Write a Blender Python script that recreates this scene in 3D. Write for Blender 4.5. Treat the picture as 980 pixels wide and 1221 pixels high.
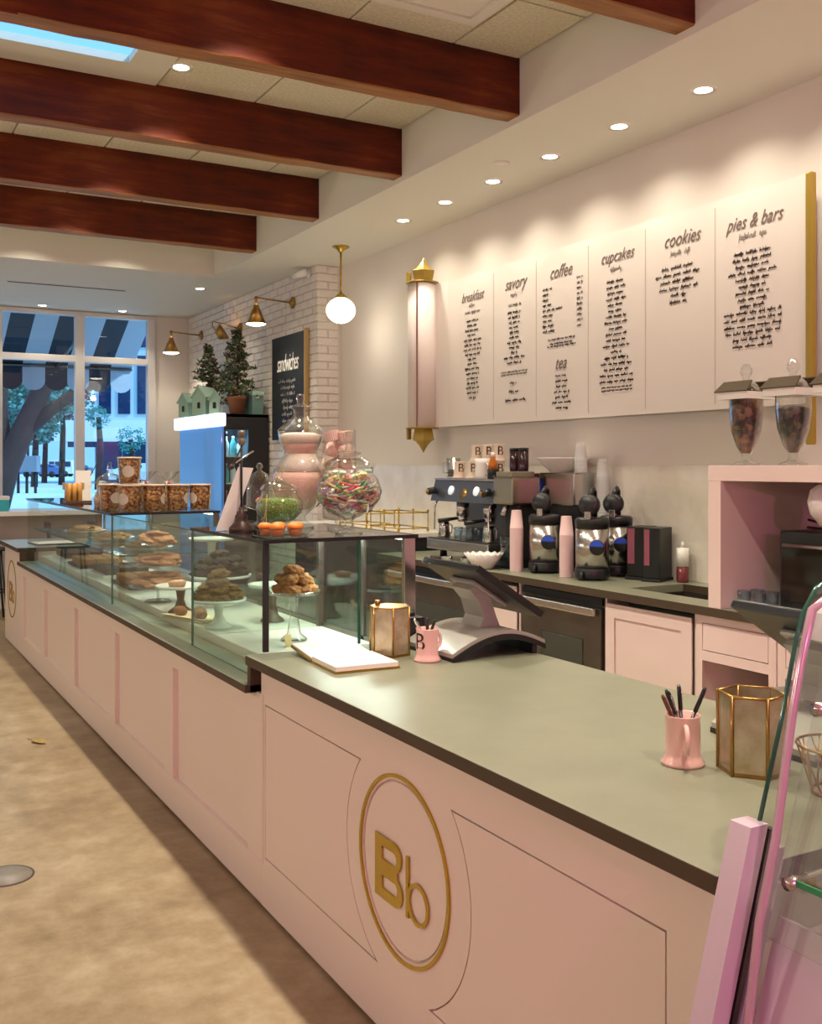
import bpy, bmesh, math, random
from mathutils import Vector, Matrix
R = math.radians
PI = math.pi
random.seed(7)
for o in list(bpy.data.objects): bpy.data.objects.remove(o)
SC = bpy.context.scene
COL = SC.collection

# ---------------------------------------------------------------- camera
F = 1220.0
cam_d = bpy.data.cameras.new('camera'); cam = bpy.data.objects.new('camera', cam_d); COL.objects.link(cam)
cam.location = (0, 0, 1.6)
cam.rotation_euler = (R(90), 0, -math.atan(680 / F))
cam_d.sensor_fit = 'VERTICAL'; cam_d.sensor_height = 36; cam_d.lens = F * 36 / 1221
cam_d.shift_y = -(610.5 - 555) / 1221; cam_d.clip_start = .03; cam_d.clip_end = 600
SC.camera = cam
# ---------------------------------------------------------------- exposure, world
vs = SC.view_settings
vs.view_transform = 'Standard'; vs.look = 'None'; vs.gamma = 1; vs.use_curve_mapping = False
vs.exposure = 0.0
W = bpy.data.worlds.new('sky'); SC.world = W; W.use_nodes = True
bg = W.node_tree.nodes['Background']
bg.inputs[0].default_value = (.21, .54, 1.0, 1); bg.inputs[1].default_value = 1.55
# daylight on the street: a high, cool sun over the roof of the shop
sun_d = bpy.data.lights.new('sun', 'SUN'); sun_d.energy = 4.0; sun_d.color = (.62, .86, 1); sun_d.angle = R(3)
sun = bpy.data.objects.new('sun', sun_d); COL.objects.link(sun); sun.rotation_euler = Vector((-.62, .60, -.75)).to_track_quat('-Z', 'Y').to_euler()
# ---------------------------------------------------------------- lamps
WARM = (1, .90, .73)
def lamp(name, kind, loc, energy, color=WARM, size=.05, angle=120, blend=.6, rot=(0, 0, 0), sx=None):
    d = bpy.data.lights.new(name, kind); d.energy = energy; d.color = color
    if kind == 'AREA':
        d.size = size
        if sx: d.shape = 'RECTANGLE'; d.size_y = sx
    else: d.shadow_soft_size = size
    if kind == 'SPOT': d.spot_size = R(angle); d.spot_blend = blend
    o = bpy.data.objects.new(name, d); COL.objects.link(o); o.location = loc; o.rotation_euler = rot
    return o
SOFFIT_Y = [1.9, 2.53, 3.16, 3.80, 4.44, 5.08, 5.71, 6.33, 6.96]
for y in SOFFIT_Y: lamp('soffit_spot', 'SPOT', (3.81, y, 3.485), 32, WARM, .035, 135, .9)
BAY_Y = [0.25, 1.61, 2.97, 4.32, 5.68, 7.03, 8.40]
for y in BAY_Y: lamp('bay_spot', 'SPOT', (1.68, y, 3.83), 200, WARM, .05, 112, .75)
PEND = [(-2.3, 0.6), (-2.3, 3.6), (-2.3, 6.6), (-2.3, 9.2)]
for x, y in PEND: lamp('seating_pendant_lamp', 'POINT', (x, y, 2.25), 56, (1, .91, .77), .06)
for x in (-.9, .65, 1.5, 2.35): lamp('bulkhead_spot', 'SPOT', (x, 9.55, 3.83), 45, WARM, .04, 120, .8)
for x in (.2, 1.15, 2.09, 3.03): lamp('window_spot', 'SPOT', (x, 12.73, 3.485), 30, WARM, .04, 110, .6)
lamp('window_spot', 'SPOT', (3.37, 10.7, 3.485), 20, WARM, .04, 110, .6)
# unseen pink lamp behind the camera, inferred from pink reflections and tints
lamp('unseen_pink_lamp', 'POINT', (.4, -2.1, 2.2), 110, (1, .20, .62), .05)

# ---------------------------------------------------------------- materials
MATS = {}
def mat(name, col, rough=.5, metal=0, var=0, scale=8, bump=0, bscale=60, emit=None, estr=0, col2=None, coat=0, stretch=None, spec=.5):
    if name in MATS: return MATS[name]
    m = bpy.data.materials.new(name); m.use_nodes = True; nt = m.node_tree; b = nt.nodes['Principled BSDF']
    b.inputs['Base Color'].default_value = (*col, 1); b.inputs['Roughness'].default_value = rough; b.inputs['Metallic'].default_value = metal
    b.inputs['Coat Weight'].default_value = coat; b.inputs['Specular IOR Level'].default_value = spec
    tc = nt.nodes.new('ShaderNodeTexCoord'); src = tc.outputs['Object']
    if stretch:
        mp = nt.nodes.new('ShaderNodeMapping'); mp.inputs['Scale'].default_value = stretch
        nt.links.new(src, mp.inputs[0]); src = mp.outputs[0]
    if var or col2:
        n = nt.nodes.new('ShaderNodeTexNoise'); n.inputs['Scale'].default_value = scale; n.inputs['Detail'].default_value = 6
        n.inputs['Roughness'].default_value = .6
        nt.links.new(src, n.inputs['Vector'])
        r = nt.nodes.new('ShaderNodeValToRGB'); r.color_ramp.elements[0].position = .35; r.color_ramp.elements[1].position = .65
        c2 = col2 or tuple(min(1, c * (1 + var)) for c in col)
        c1 = col if col2 else tuple(c * (1 - var) for c in col)
        r.color_ramp.elements[0].color = (*c1, 1); r.color_ramp.elements[1].color = (*c2, 1)
        nt.links.new(n.outputs['Fac'], r.inputs[0]); nt.links.new(r.outputs[0], b.inputs['Base Color'])
    if bump:
        n2 = nt.nodes.new('ShaderNodeTexNoise'); n2.inputs['Scale'].default_value = bscale; n2.inputs['Detail'].default_value = 4
        nt.links.new(src, n2.inputs['Vector'])
        bp = nt.nodes.new('ShaderNodeBump'); bp.inputs['Strength'].default_value = bump; bp.inputs['Distance'].default_value = .01
        nt.links.new(n2.outputs['Fac'], bp.inputs['Height']); nt.links.new(bp.outputs[0], b.inputs['Normal'])
    if emit: b.inputs['Emission Color'].default_value = (*emit, 1); b.inputs['Emission Strength'].default_value = estr
    MATS[name] = m; return m
def glass(name, tint=(1, 1, 1), refl=.06, blend=.25, rough=0.0):
    if name in MATS: return MATS[name]
    m = bpy.data.materials.new(name); m.use_nodes = True; nt = m.node_tree; nt.nodes.clear()
    out = nt.nodes.new('ShaderNodeOutputMaterial'); mx = nt.nodes.new('ShaderNodeMixShader')
    tr = nt.nodes.new('ShaderNodeBsdfTransparent'); tr.inputs[0].default_value = (*tint, 1)
    gl = nt.nodes.new('ShaderNodeBsdfGlossy'); gl.inputs['Roughness'].default_value = rough
    lw = nt.nodes.new('ShaderNodeLayerWeight'); lw.inputs['Blend'].default_value = blend
    ad = nt.nodes.new('ShaderNodeMath'); ad.operation = 'MULTIPLY_ADD'; ad.inputs[1].default_value = .9; ad.inputs[2].default_value = refl; ad.use_clamp = True
    pw = nt.nodes.new('ShaderNodeMath'); pw.operation = 'POWER'; pw.inputs[1].default_value = 2.2
    nt.links.new(lw.outputs['Facing'], pw.inputs[0]); nt.links.new(pw.outputs[0], ad.inputs[0])
    nt.links.new(ad.outputs[0], mx.inputs[0]); nt.links.new(tr.outputs[0], mx.inputs[1]); nt.links.new(gl.outputs[0], mx.inputs[2])
    nt.links.new(mx.outputs[0], out.inputs[0])
    MATS[name] = m; return m

def frosted(name, col, fac):
    m = bpy.data.materials.new(name); m.use_nodes = True; nt = m.node_tree; nt.nodes.clear()
    out = nt.nodes.new('ShaderNodeOutputMaterial'); mx = nt.nodes.new('ShaderNodeMixShader'); mx.inputs[0].default_value = fac
    tr = nt.nodes.new('ShaderNodeBsdfTransparent'); pr = nt.nodes.new('ShaderNodeBsdfPrincipled'); pr.inputs['Base Color'].default_value = (*col, 1); pr.inputs['Roughness'].default_value = .25
    nt.links.new(tr.outputs[0], mx.inputs[1]); nt.links.new(pr.outputs[0], mx.inputs[2]); nt.links.new(mx.outputs[0], out.inputs[0]); return m
def concrete():
    m = mat('concrete', (.40, .31, .20), .38)
    nt = m.node_tree; b = nt.nodes['Principled BSDF']
    tc = nt.nodes.new('ShaderNodeTexCoord')
    def noise(s, d=8, r=.6):
        n = nt.nodes.new('ShaderNodeTexNoise'); n.inputs['Scale'].default_value = s; n.inputs['Detail'].default_value = d; n.inputs['Roughness'].default_value = r
        nt.links.new(tc.outputs['Object'], n.inputs['Vector']); return n
    n1 = noise(1.3); n2 = noise(7, 10, .7); n3 = noise(40, 3)
    r = nt.nodes.new('ShaderNodeValToRGB'); e = r.color_ramp.elements
    e[0].position = .36; e[0].color = (.17, .115, .055, 1); e[1].position = .66; e[1].color = (.42, .345, .23, 1)
    x = e.new(.5); x.color = (.29, .215, .12, 1)
    mx = nt.nodes.new('ShaderNodeMix'); mx.data_type = 'FLOAT'; mx.inputs[0].default_value = .5
    nt.links.new(n1.outputs['Fac'], mx.inputs[2]); nt.links.new(n2.outputs['Fac'], mx.inputs[3])
    nt.links.new(mx.outputs[0], r.inputs[0]); nt.links.new(r.outputs[0], b.inputs['Base Color'])
    rr = nt.nodes.new('ShaderNodeMapRange'); rr.inputs[3].default_value = .28; rr.inputs[4].default_value = .55
    nt.links.new(n2.outputs['Fac'], rr.inputs[0]); nt.links.new(rr.outputs[0], b.inputs['Roughness'])
    bp = nt.nodes.new('ShaderNodeBump'); bp.inputs['Strength'].default_value = .08; nt.links.new(n3.outputs['Fac'], bp.inputs['Height']); nt.links.new(bp.outputs[0], b.inputs['Normal'])
    return m
def wood_beam():
    m = mat('beam_wood', (.12, .02, .005), .62, spec=.3)
    nt = m.node_tree; b = nt.nodes['Principled BSDF']; tc = nt.nodes.new('ShaderNodeTexCoord')
    mp = nt.nodes.new('ShaderNodeMapping'); mp.inputs['Scale'].default_value = (.9, 9, 7); nt.links.new(tc.outputs['Object'], mp.inputs[0])
    n = nt.nodes.new('ShaderNodeTexNoise'); n.inputs['Scale'].default_value = 2.2; n.inputs['Detail'].default_value = 9; n.inputs['Roughness'].default_value = .65; nt.links.new(mp.outputs[0], n.inputs['Vector'])
    n2 = nt.nodes.new('ShaderNodeTexNoise'); n2.inputs['Scale'].default_value = 1.6; n2.inputs['Detail'].default_value = 3; nt.links.new(tc.outputs['Object'], n2.inputs['Vector'])
    mx = nt.nodes.new('ShaderNodeMix'); mx.data_type = 'FLOAT'; mx.inputs[0].default_value = .5
    nt.links.new(n.outputs['Fac'], mx.inputs[2]); nt.links.new(n2.outputs['Fac'], mx.inputs[3])
    r = nt.nodes.new('ShaderNodeValToRGB'); e = r.color_ramp.elements
    e[0].position = .33; e[0].color = (.018, .003, .001, 1); e[1].position = .76; e[1].color = (.30, .085, .01, 1)
    k = e.new(.52); k.color = (.125, .017, .002, 1)
    nt.links.new(mx.outputs[0], r.inputs[0]); nt.links.new(r.outputs[0], b.inputs['Base Color'])
    bp = nt.nodes.new('ShaderNodeBump'); bp.inputs['Strength'].default_value = .35; bp.inputs['Distance'].default_value = .01; nt.links.new(n.outputs['Fac'], bp.inputs['Height']); nt.links.new(bp.outputs[0], b.inputs['Normal'])
    return m
def granola_mat(name, c1, c2, c3, scale):
    m = mat(name, c1, .6); nt = m.node_tree; b = nt.nodes['Principled BSDF']; tc = nt.nodes.new('ShaderNodeTexCoord')
    v = nt.nodes.new('ShaderNodeTexVoronoi'); v.inputs['Scale'].default_value = scale; nt.links.new(tc.outputs['Object'], v.inputs['Vector'])
    sp = nt.nodes.new('ShaderNodeSeparateColor'); nt.links.new(v.outputs['Color'], sp.inputs[0])
    r = nt.nodes.new('ShaderNodeValToRGB'); r.color_ramp.interpolation = 'CONSTANT'; e = r.color_ramp.elements
    e[0].position = 0; e[0].color = (*c1, 1); e[1].position = .7; e[1].color = (*c3, 1); k = e.new(.35); k.color = (*c2, 1)
    nt.links.new(sp.outputs[0], r.inputs[0]); nt.links.new(r.outputs[0], b.inputs['Base Color'])
    bp = nt.nodes.new('ShaderNodeBump'); bp.inputs['Strength'].default_value = .8; bp.inputs['Distance'].default_value = .01; bp.invert = True
    nt.links.new(v.outputs['Distance'], bp.inputs['Height']); nt.links.new(bp.outputs[0], b.inputs['Normal'])
    return m

PAINT = mat('wall_paint', (.72, .665, .60), .75, bump=.04, bscale=90)
CEIL = mat('ceiling_paint', (.74, .715, .63), .8)
TILE = mat('ceiling_tile', (.72, .67, .52), .9, var=.12, scale=55, bump=.25, bscale=140)
BRICK = mat('painted_brick', (.74, .68, .62), .8, var=.07, scale=9, bump=.35, bscale=45)
MORTAR = mat('painted_mortar', (.67, .61, .55), .9)
PINK = mat('counter_paint', (.80, .665, .60), .42)
PINKD = mat('cabinet_paint', (.74, .575, .53), .45)
TOP = mat('countertop_stone', (.22, .225, .158), .34, var=.06, scale=5)
TOPE = mat('countertop_edge', (.06, .036, .018), .5)
GOLD = mat('brushed_gold', (.55, .37, .06), .25, 1)
GOLDP = mat('gold_paint', (.36, .24, .035), .45, .3)
BRASS = mat('aged_brass', (.42, .24, .07), .32, 1, var=.25, scale=20)
BLACK = mat('black_plastic', (.008, .008, .009), .35)
BLACKM = mat('black_matte', (.012, .011, .012), .7)
STEEL = mat('stainless_steel', (.56, .53, .50), .22, 1)
STEELD = mat('dark_stainless', (.16, .14, .12), .33, .9, var=.12, scale=3)
CHROME = mat('chrome', (.8, .8, .8), .08, 1)
WHITE = mat('white_gloss', (.80, .77, .72), .25)
WHITEM = mat('white_matte', (.80, .76, .70), .7)
PAPER = mat('paper', (.82, .78, .72), .8)
MENU = mat('menu_canvas', (.76, .69, .63), .75)
INK = mat('ink', (.07, .05, .04), .8)
INKL = mat('ink_faint', (.30, .25, .22), .8)
CHALKB = mat('chalkboard', (.010, .012, .014), .6, var=.3, scale=6)
CHALK = mat('chalk', (.75, .74, .70), .9)
MARBLE = mat('marble', (.66, .60, .50), .25, col2=(.80, .76, .68), scale=2.6)
BEAM = wood_beam(); CONC = concrete()
GL = glass('case_glass', (.91, .98, .95), .04, .25)
GLJ = glass('jar_glass', (.96, .975, .965), .085, .62)
GLW = glass('window_glass', (.93, .97, 1), .04, .3)
GLE = mat('glass_edge', (.02, .10, .065), .1)
MINT = mat('mint_paint', (.33, .52, .40), .7)
COOKIE = mat('cookie', (.24, .085, .018), .8, col2=(.40, .17, .045), scale=45, bump=.6, bscale=70)
COOKIEP = mat('cookie_pale', (.42, .19, .08), .8, col2=(.56, .30, .15), scale=40, bump=.5, bscale=60)
COOKIED = mat('cookie_oat', (.12, .05, .012), .85, col2=(.26, .125, .035), scale=60, bump=.7, bscale=70)
CHOC = mat('brownie', (.016, .008, .005), .7, var=.4, scale=20, bump=.6)
MIRRORB = mat('mercury_glass', (.42, .34, .20), .35, .75, col2=(.62, .55, .42), scale=16)
PINKM = mat('pink_ceramic', (.80, .47, .43), .2, coat=.4)
LAV = mat('lavender_metal', (.60, .47, .55), .35, .2)
GRANOLA = granola_mat('granola', (.40, .17, .04), (.60, .32, .10), (.18, .06, .015), 75)
GLOWW = mat('lamp_glow', (1, .9, .75), .5, emit=(1, .86, .62), estr=14)
GLOBE = mat('opal_globe', (1, .95, .9), .3, emit=(1, .88, .70), estr=3.0)

# ---------------------------------------------------------------- mesh helper
class MB:
    def __init__(s): s.v = []; s.f = []; s.sm = []
    def add(s, vs, fs, smooth=False):
        k = len(s.v); s.v += [tuple(v) for v in vs]; s.f += [tuple(i + k for i in f) for f in fs]; s.sm += [smooth] * len(fs); return s
    def box(s, x0, x1, y0, y1, z0, z1, M=None):
        vs = [Vector((x, y, z)) for z in (z0, z1) for y in (y0, y1) for x in (x0, x1)]
        if M: vs = [M @ v for v in vs]
        return s.add(vs, [(0, 2, 3, 1), (4, 5, 7, 6), (0, 1, 5, 4), (2, 6, 7, 3), (0, 4, 6, 2), (1, 3, 7, 5)])
    def bbox(s, x0, x1, y0, y1, z0, z1, b=.006, M=None):          # bevelled box
        bm = bmesh.new(); bmesh.ops.create_cube(bm, size=1)
        for v in bm.verts: v.co = Vector(((x0 + x1) / 2 + v.co.x * (x1 - x0), (y0 + y1) / 2 + v.co.y * (y1 - y0), (z0 + z1) / 2 + v.co.z * (z1 - z0)))
        bmesh.ops.bevel(bm, geom=list(bm.edges), offset=b, segments=2, affect='EDGES', profile=.6)
        return s.bm(bm, M)
    def bm(s, bm, M=None, smooth=False):
        bm.verts.index_update(); vs = [(M @ v.co) if M else v.co.copy() for v in bm.verts]
        fs = [[v.index for v in f.verts] for f in bm.faces]; bm.free(); return s.add(vs, fs, smooth)
    def lathe(s, prof, n=24, c=(0, 0, 0), M=None, smooth=True):
        vs = []; fs = []
        for r, z in prof:
            for i in range(n):
                a = 2 * PI * i / n; vs.append(Vector((c[0] + r * math.cos(a), c[1] + r * math.sin(a), c[2] + z)))
        m = len(prof)
        for j in range(m - 1):
            for i in range(n):
                k = (i + 1) % n; fs.append((j * n + i, j * n + k, (j + 1) * n + k, (j + 1) * n + i))
        if prof[0][0] > 1e-5: fs.append(tuple(reversed(range(n))))
        if prof[-1][0] > 1e-5: fs.append(tuple((m - 1) * n + i for i in range(n)))
        if M: vs = [M @ v for v in vs]
        return s.add(vs, fs, smooth)
    def shell(s, prof, n=24, c=(0, 0, 0), M=None):                 # open lathe, no caps
        vs = []; fs = []
        for r, z in prof:
            for i in range(n):
                a = 2 * PI * i / n; vs.append(Vector((c[0] + r * math.cos(a), c[1] + r * math.sin(a), c[2] + z)))
        for j in range(len(prof) - 1):
            for i in range(n):
                k = (i + 1) % n; fs.append((j * n + i, j * n + k, (j + 1) * n + k, (j + 1) * n + i))
        if M: vs = [M @ v for v in vs]
        return s.add(vs, fs, True)
    def tube(s, pts, r, n=8, closed=False):
        pts = [Vector(p) for p in pts]; m = len(pts); vs = []; fs = []
        rr = r if isinstance(r, (list, tuple)) else [r] * m
        up = None
        for i, p in enumerate(pts):
            a = pts[i - 1] if (i > 0 or closed) else p; b = pts[(i + 1) % m] if (i < m - 1 or closed) else p
            t = (b - a).normalized()
            if up is None: up = t.orthogonal().normalized()
            up = (up - t * up.dot(t)); up = up.normalized() if up.length > 1e-6 else t.orthogonal().normalized()
            w = t.cross(up)
            for k in range(n):
                an = 2 * PI * k / n; vs.append(p + (up * math.cos(an) + w * math.sin(an)) * rr[i])
        for i in range(m if closed else m - 1):
            j = (i + 1) % m
            for k in range(n):
                l = (k + 1) % n; fs.append((i * n + k, i * n + l, j * n + l, j * n + k))
        if not closed: fs.append(tuple(reversed(range(n)))); fs.append(tuple((m - 1) * n + k for k in range(n)))
        return s.add(vs, fs, True)
    def prism(s, poly, h, M=None):                                  # poly in xy, extruded z 0..h
        n = len(poly); vs = [Vector((x, y, 0)) for x, y in poly] + [Vector((x, y, h)) for x, y in poly]
        fs = [tuple(reversed(range(n))), tuple(range(n, 2 * n))] + [(i, (i + 1) % n, n + (i + 1) % n, n + i) for i in range(n)]
        if M: vs = [M @ v for v in vs]
        return s.add(vs, fs)
    def ball(s, c, r, sub=2, sq=(1, 1, 1), jit=0, seed=0):
        bm = bmesh.new(); bmesh.ops.create_icosphere(bm, subdivisions=sub, radius=1); rn = random.Random(seed)
        for v in bm.verts:
            k = r * (1 + rn.uniform(-jit, jit)); v.co = Vector((c[0] + v.co.x * k * sq[0], c[1] + v.co.y * k * sq[1], c[2] + v.co.z * k * sq[2]))
        return s.bm(bm, None, True)
    def mesh(s, name):
        me = bpy.data.meshes.new(name); me.from_pydata(s.v, [], s.f); me.polygons.foreach_set('use_smooth', s.sm)
        me.validate(); return me
    def build(s, name, m, parent=None, loc=None):
        me = s.mesh(name); me.materials.append(m)
        o = bpy.data.objects.new(name, me); COL.objects.link(o)
        if parent: o.parent = parent
        if loc: o.location = loc
        return o
def tag(o, label, cat, group=None):
    o['label'] = label; o['category'] = cat
    if group: o['group'] = group
    return o
def struct(o, label=None):
    o['kind'] = 'structure'
    if label: o['label'] = label
    return o
def thing(name, label, cat, loc=(0, 0, 0), rz=0, group=None):
    o = bpy.data.objects.new(name, None); COL.objects.link(o); o.empty_display_size = .05
    o.location = loc; o.rotation_euler = (0, 0, rz); return tag(o, label, cat, group)
def dup(root, loc, rz=None, label=None, group=None):
    r = root.copy(); COL.objects.link(r); r.location = loc
    if rz is not None: r.rotation_euler = (0, 0, rz)
    if label: r['label'] = label
    if group: r['group'] = group
    for ch in list(root.children):
        c = ch.copy(); COL.objects.link(c); c.parent = r
        for g in list(ch.children):
            d = g.copy(); COL.objects.link(d); d.parent = c
    return r
def flat2d(splines, ext, name='tmp'):
    """2D curve with holes, extruded (both ways by ext); returns mesh in xy plane"""
    cu = bpy.data.curves.new(name, 'CURVE'); cu.dimensions = '2D'; cu.fill_mode = 'BOTH'; cu.extrude = ext
    for pts in splines:
        sp = cu.splines.new('POLY'); sp.points.add(len(pts) - 1); sp.use_cyclic_u = True
        for p, q in zip(sp.points, pts): p.co = (q[0], q[1], 0, 1)
    return curve_mesh(cu)
def curve_mesh(cu):
    o = bpy.data.objects.new('tmp', cu); COL.objects.link(o)
    dg = bpy.context.evaluated_depsgraph_get(); me = bpy.data.meshes.new_from_object(o.evaluated_get(dg))
    bpy.data.objects.remove(o); return me
def text_mesh(body, size, shear=0, ext=.001, align='CENTER', space=1):
    cu = bpy.data.curves.new('tmp', 'FONT'); cu.body = body; cu.size = size; cu.shear = shear; cu.extrude = ext
    cu.align_x = align; cu.align_y = 'CENTER'; cu.space_character = space; cu.resolution_u = 3
    return curve_mesh(cu)
def mobj(name, me, m, parent=None, M=None):
    if M: me.transform(M)
    me.materials.clear(); me.materials.append(m)
    o = bpy.data.objects.new(name, me); COL.objects.link(o)
    if parent: o.parent = parent
    return o
# facing -X: local x -> -Y, local y -> Z, local z -> -X
def MFX(x, y=0, z=0): return Matrix(((0, 0, -1, x), (-1, 0, 0, y), (0, 1, 0, z), (0, 0, 0, 1)))
# facing -Y: local x -> X, local y -> Z, local z -> -Y
def MFY(x=0, y=0, z=0): return Matrix(((1, 0, 0, x), (0, 0, -1, y), (0, 1, 0, z), (0, 0, 0, 1)))
def T(x, y, z): return Matrix.Translation((x, y, z))
def circ(cx, cy, r, n=48, a0=0, a1=2 * PI, close=True):
    k = n if close else n - 1
    return [(cx + r * math.cos(a0 + (a1 - a0) * i / k), cy + r * math.sin(a0 + (a1 - a0) * i / k)) for i in range(n)]

# ================================================================ SETTING
ZS = 3.5; ZCEIL = 3.85; XS = 3.28; XW = 4.18; XB = 3.93; YB = 8.87; YF = 13.0; YBH = 9.95
struct(MB().box(-4.6, XW + .2, -3.2, YF + .2, -.1, 0).build('floor', CONC))
struct(MB().box(XW, XW + .15, -3.2, YB + .1, 0, 4.1).build('wall_right', PAINT))
struct(MB().box(-4.75, -4.6, -3.2, YF + .2, 0, 4.1).build('wall_left', PAINT))
struct(MB().box(-4.75, XW + .15, -3.35, -3.2, 0, 4.1).build('wall_rear', PAINT))
# ceiling slab with opening for the skylight
sky = (-.9, 1.40, 5.38, 5.73)
mc = MB()
hx0, hx1, hy0, hy1 = -1.4, 1.6, 5.1, 6.6
mc.box(-4.6, hx0, -3.2, YBH, ZCEIL + .02, 4.0); mc.box(hx1, XS, -3.2, YBH, ZCEIL + .02, 4.0)
mc.box(hx0, hx1, -3.2, hy0, ZCEIL + .02, 4.0); mc.box(hx0, hx1, hy1, YBH, ZCEIL + .02, 4.0)
ceil = struct(mc.build('ceiling', MORTAR))
tile_me = MB().bbox(-.30, .30, -.60, .60, 0, .018, .004).mesh('tile'); tile_me.materials.append(TILE)
tile_half = MB().bbox(-.205, .205, -.60, .60, 0, .018, .004).mesh('tile_narrow'); tile_half.materials.append(TILE)
for i in range(-1, 13):
    x = 3.06 - (.206 + .305 + .612 * (i - 1)) if i > 0 else 3.065
    if i < 0: continue
    for j in range(11):
        y = -2.6 + 1.212 * j
        if y > 9.6: continue
        if sky[0] - .34 < x < sky[1] + .34 and sky[2] - .65 < y < sky[3] + .65: continue
        o = bpy.data.objects.new('ceiling_tile', tile_half if i == 0 else tile_me); COL.objects.link(o); o.parent = ceil; o.location = (x, y, ZCEIL)
# plaster surround of the skylight
su = MB(); a, b, c, d = -1.65, 1.62, 5.02, 6.0
for (x0, x1, y0, y1) in ((a, sky[0], c, d), (sky[1], b, c, d), (sky[0], sky[1], c, sky[2]), (sky[0], sky[1], sky[3], d)): su.box(x0, x1, y0, y1, ZCEIL - .012, ZCEIL + .03)
su.box(a, b, 6.0, 6.62, ZCEIL + .008, ZCEIL + .02)
w2 = struct(su.build('window_2', CEIL), 'rectangular skylight in a plaster surround')
MB().box(sky[0], sky[1], sky[2], sky[3], 3.862, 3.868).build('pane', glass('skylight_glass', (.97, .99, 1), .02, .04), w2)
# soffit along the right wall and lowered ceiling by the window
struct(MB().box(XS, XW, -3.2, YBH, ZS, 4.0).build('trim_1', CEIL), 'plaster soffit box along the menu wall')
struct(MB().box(-4.6, XW, YBH, YF, ZS, 4.0).build('trim_2', CEIL), 'lowered plaster ceiling before the window')
# far wall with window opening
WX0, WX1, WZ0, WZ1 = -.2, 3.50, .75, 3.46
fw = MB(); fw.box(-4.6, WX0, YF, YF + .15, 0, ZS); fw.box(WX1, XW, YF, YF + .15, 0, ZS); fw.box(WX0, WX1, YF, YF + .15, 0, WZ0); fw.box(WX0, WX1, YF, YF + .15, WZ1, ZS)
struct(fw.build('wall_far', PAINT))
win = struct(bpy.data.objects.new('window_1', None), 'white framed shop window with four panes'); COL.objects.link(win)
FR = mat('window_frame', (.70, .68, .66), .4)
XM = [-.2, .69, 1.63, 2.575, 3.50]
for x, w in zip(XM, (.07, .05, .05, .055, .09)):
    x0 = x - w if 0 < XM.index(x) < 4 else (x - .02 if x > 3 else x); MB().bbox((x - w), (x + w) if x < 3.4 else x + .005, YF - .03, YF + .10, WZ0, WZ1, .008).build('mullion', FR, win)
MB().bbox(WX0, WX1, YF - .025, YF + .09, 2.87, 2.95, .006).build('transom', FR, win)
MB().bbox(WX0, WX1, YF - .03, YF + .10, WZ1 - .02, WZ1 + .03, .006).build('head_rail', FR, win)
MB().bbox(WX0, WX1, YF - .06, YF + .10, WZ0 - .03, WZ0 + .04, .006).build('window_sill', FR, win)
for i in range(4):
    for z0, z1 in ((WZ0 + .03, 2.88), (2.94, WZ1 - .01)): MB().box(XM[i], XM[i + 1], YF + .03, YF + .038, z0, z1).build('pane', GLW, win)
# ---- brick wall (bumped out) with single bricks
bw = struct(MB().box(XB + .012, XW + .1, YB + .012, YF, 0, ZS).build('wall_brick', MORTAR), 'white painted brick wall with wall lamps')
BL, BH, BJ = .215, .066, .010
brick_me = MB().bbox(-BL / 2, BL / 2, 0, .022, 0, BH, .006).mesh('brick'); brick_me.materials.append(BRICK)
half_me = MB().bbox(-.05, .05, 0, .022, 0, BH, .006).mesh('brick_half'); half_me.materials.append(BRICK)
stuff = MB(); rn = random.Random(3); nrow = int(ZS / (BH + BJ))
for k in range(nrow):
    z = k * (BH + BJ) + .004
    # end face (facing -Y), width .25
    lay = [(BL / 2, brick_me)] if k % 2 == 0 else [(.05, half_me), (.05 + .055 + BL / 2 - .05 + .005, brick_me)]
    if k % 2: lay = [(.05, half_me), (.165, half_me)]
    for dx, me in lay:
        if z < 1.45:
            w = BL / 2 if me is brick_me else .05
            stuff.box(XB + dx - w, min(XB + dx + w, XW - .002), YB - rn.uniform(0, .003), YB + .02, z, z + BH); continue
        o = bpy.data.objects.new('brick', me); COL.objects.link(o); o.parent = bw; o.location = (XB + dx, YB - rn.uniform(0, .004), z)
    y = YB + (BL / 2 if k % 2 else .05) + .004
    first = True
    while y < YF:
        L = .1 if (first and k % 2 == 0) else BL
        yc = y
        if z > 1.7 and yc < 11.2:
            o = bpy.data.objects.new('brick', half_me if L < .2 else brick_me); COL.objects.link(o); o.parent = bw; o.location = (XB - rn.uniform(0, .004), yc, z); o.rotation_euler = (0, 0, -PI / 2)
        elif yc + L / 2 < YF: stuff.box(XB - rn.uniform(0, .004), XB + .02, yc - L / 2, yc + L / 2, z, z + BH)
        y += L / 2 + BJ + BL / 2; first = False
so = stuff.build('brick_field', BRICK, bw); so['kind'] = 'stuff'
# marble splash back panels along the menu wall
ms = struct(bpy.data.objects.new('trim_3', None), 'pale marble splash back'); COL.objects.link(ms)
y = 2.0
for L in (1.55, 1.45, 1.5, 2.1): MB().bbox(XW - .02, XW, y + .002, y + L - .002, .95, 1.60, .003).build('marble_panel', MARBLE, ms); y += L
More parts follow.
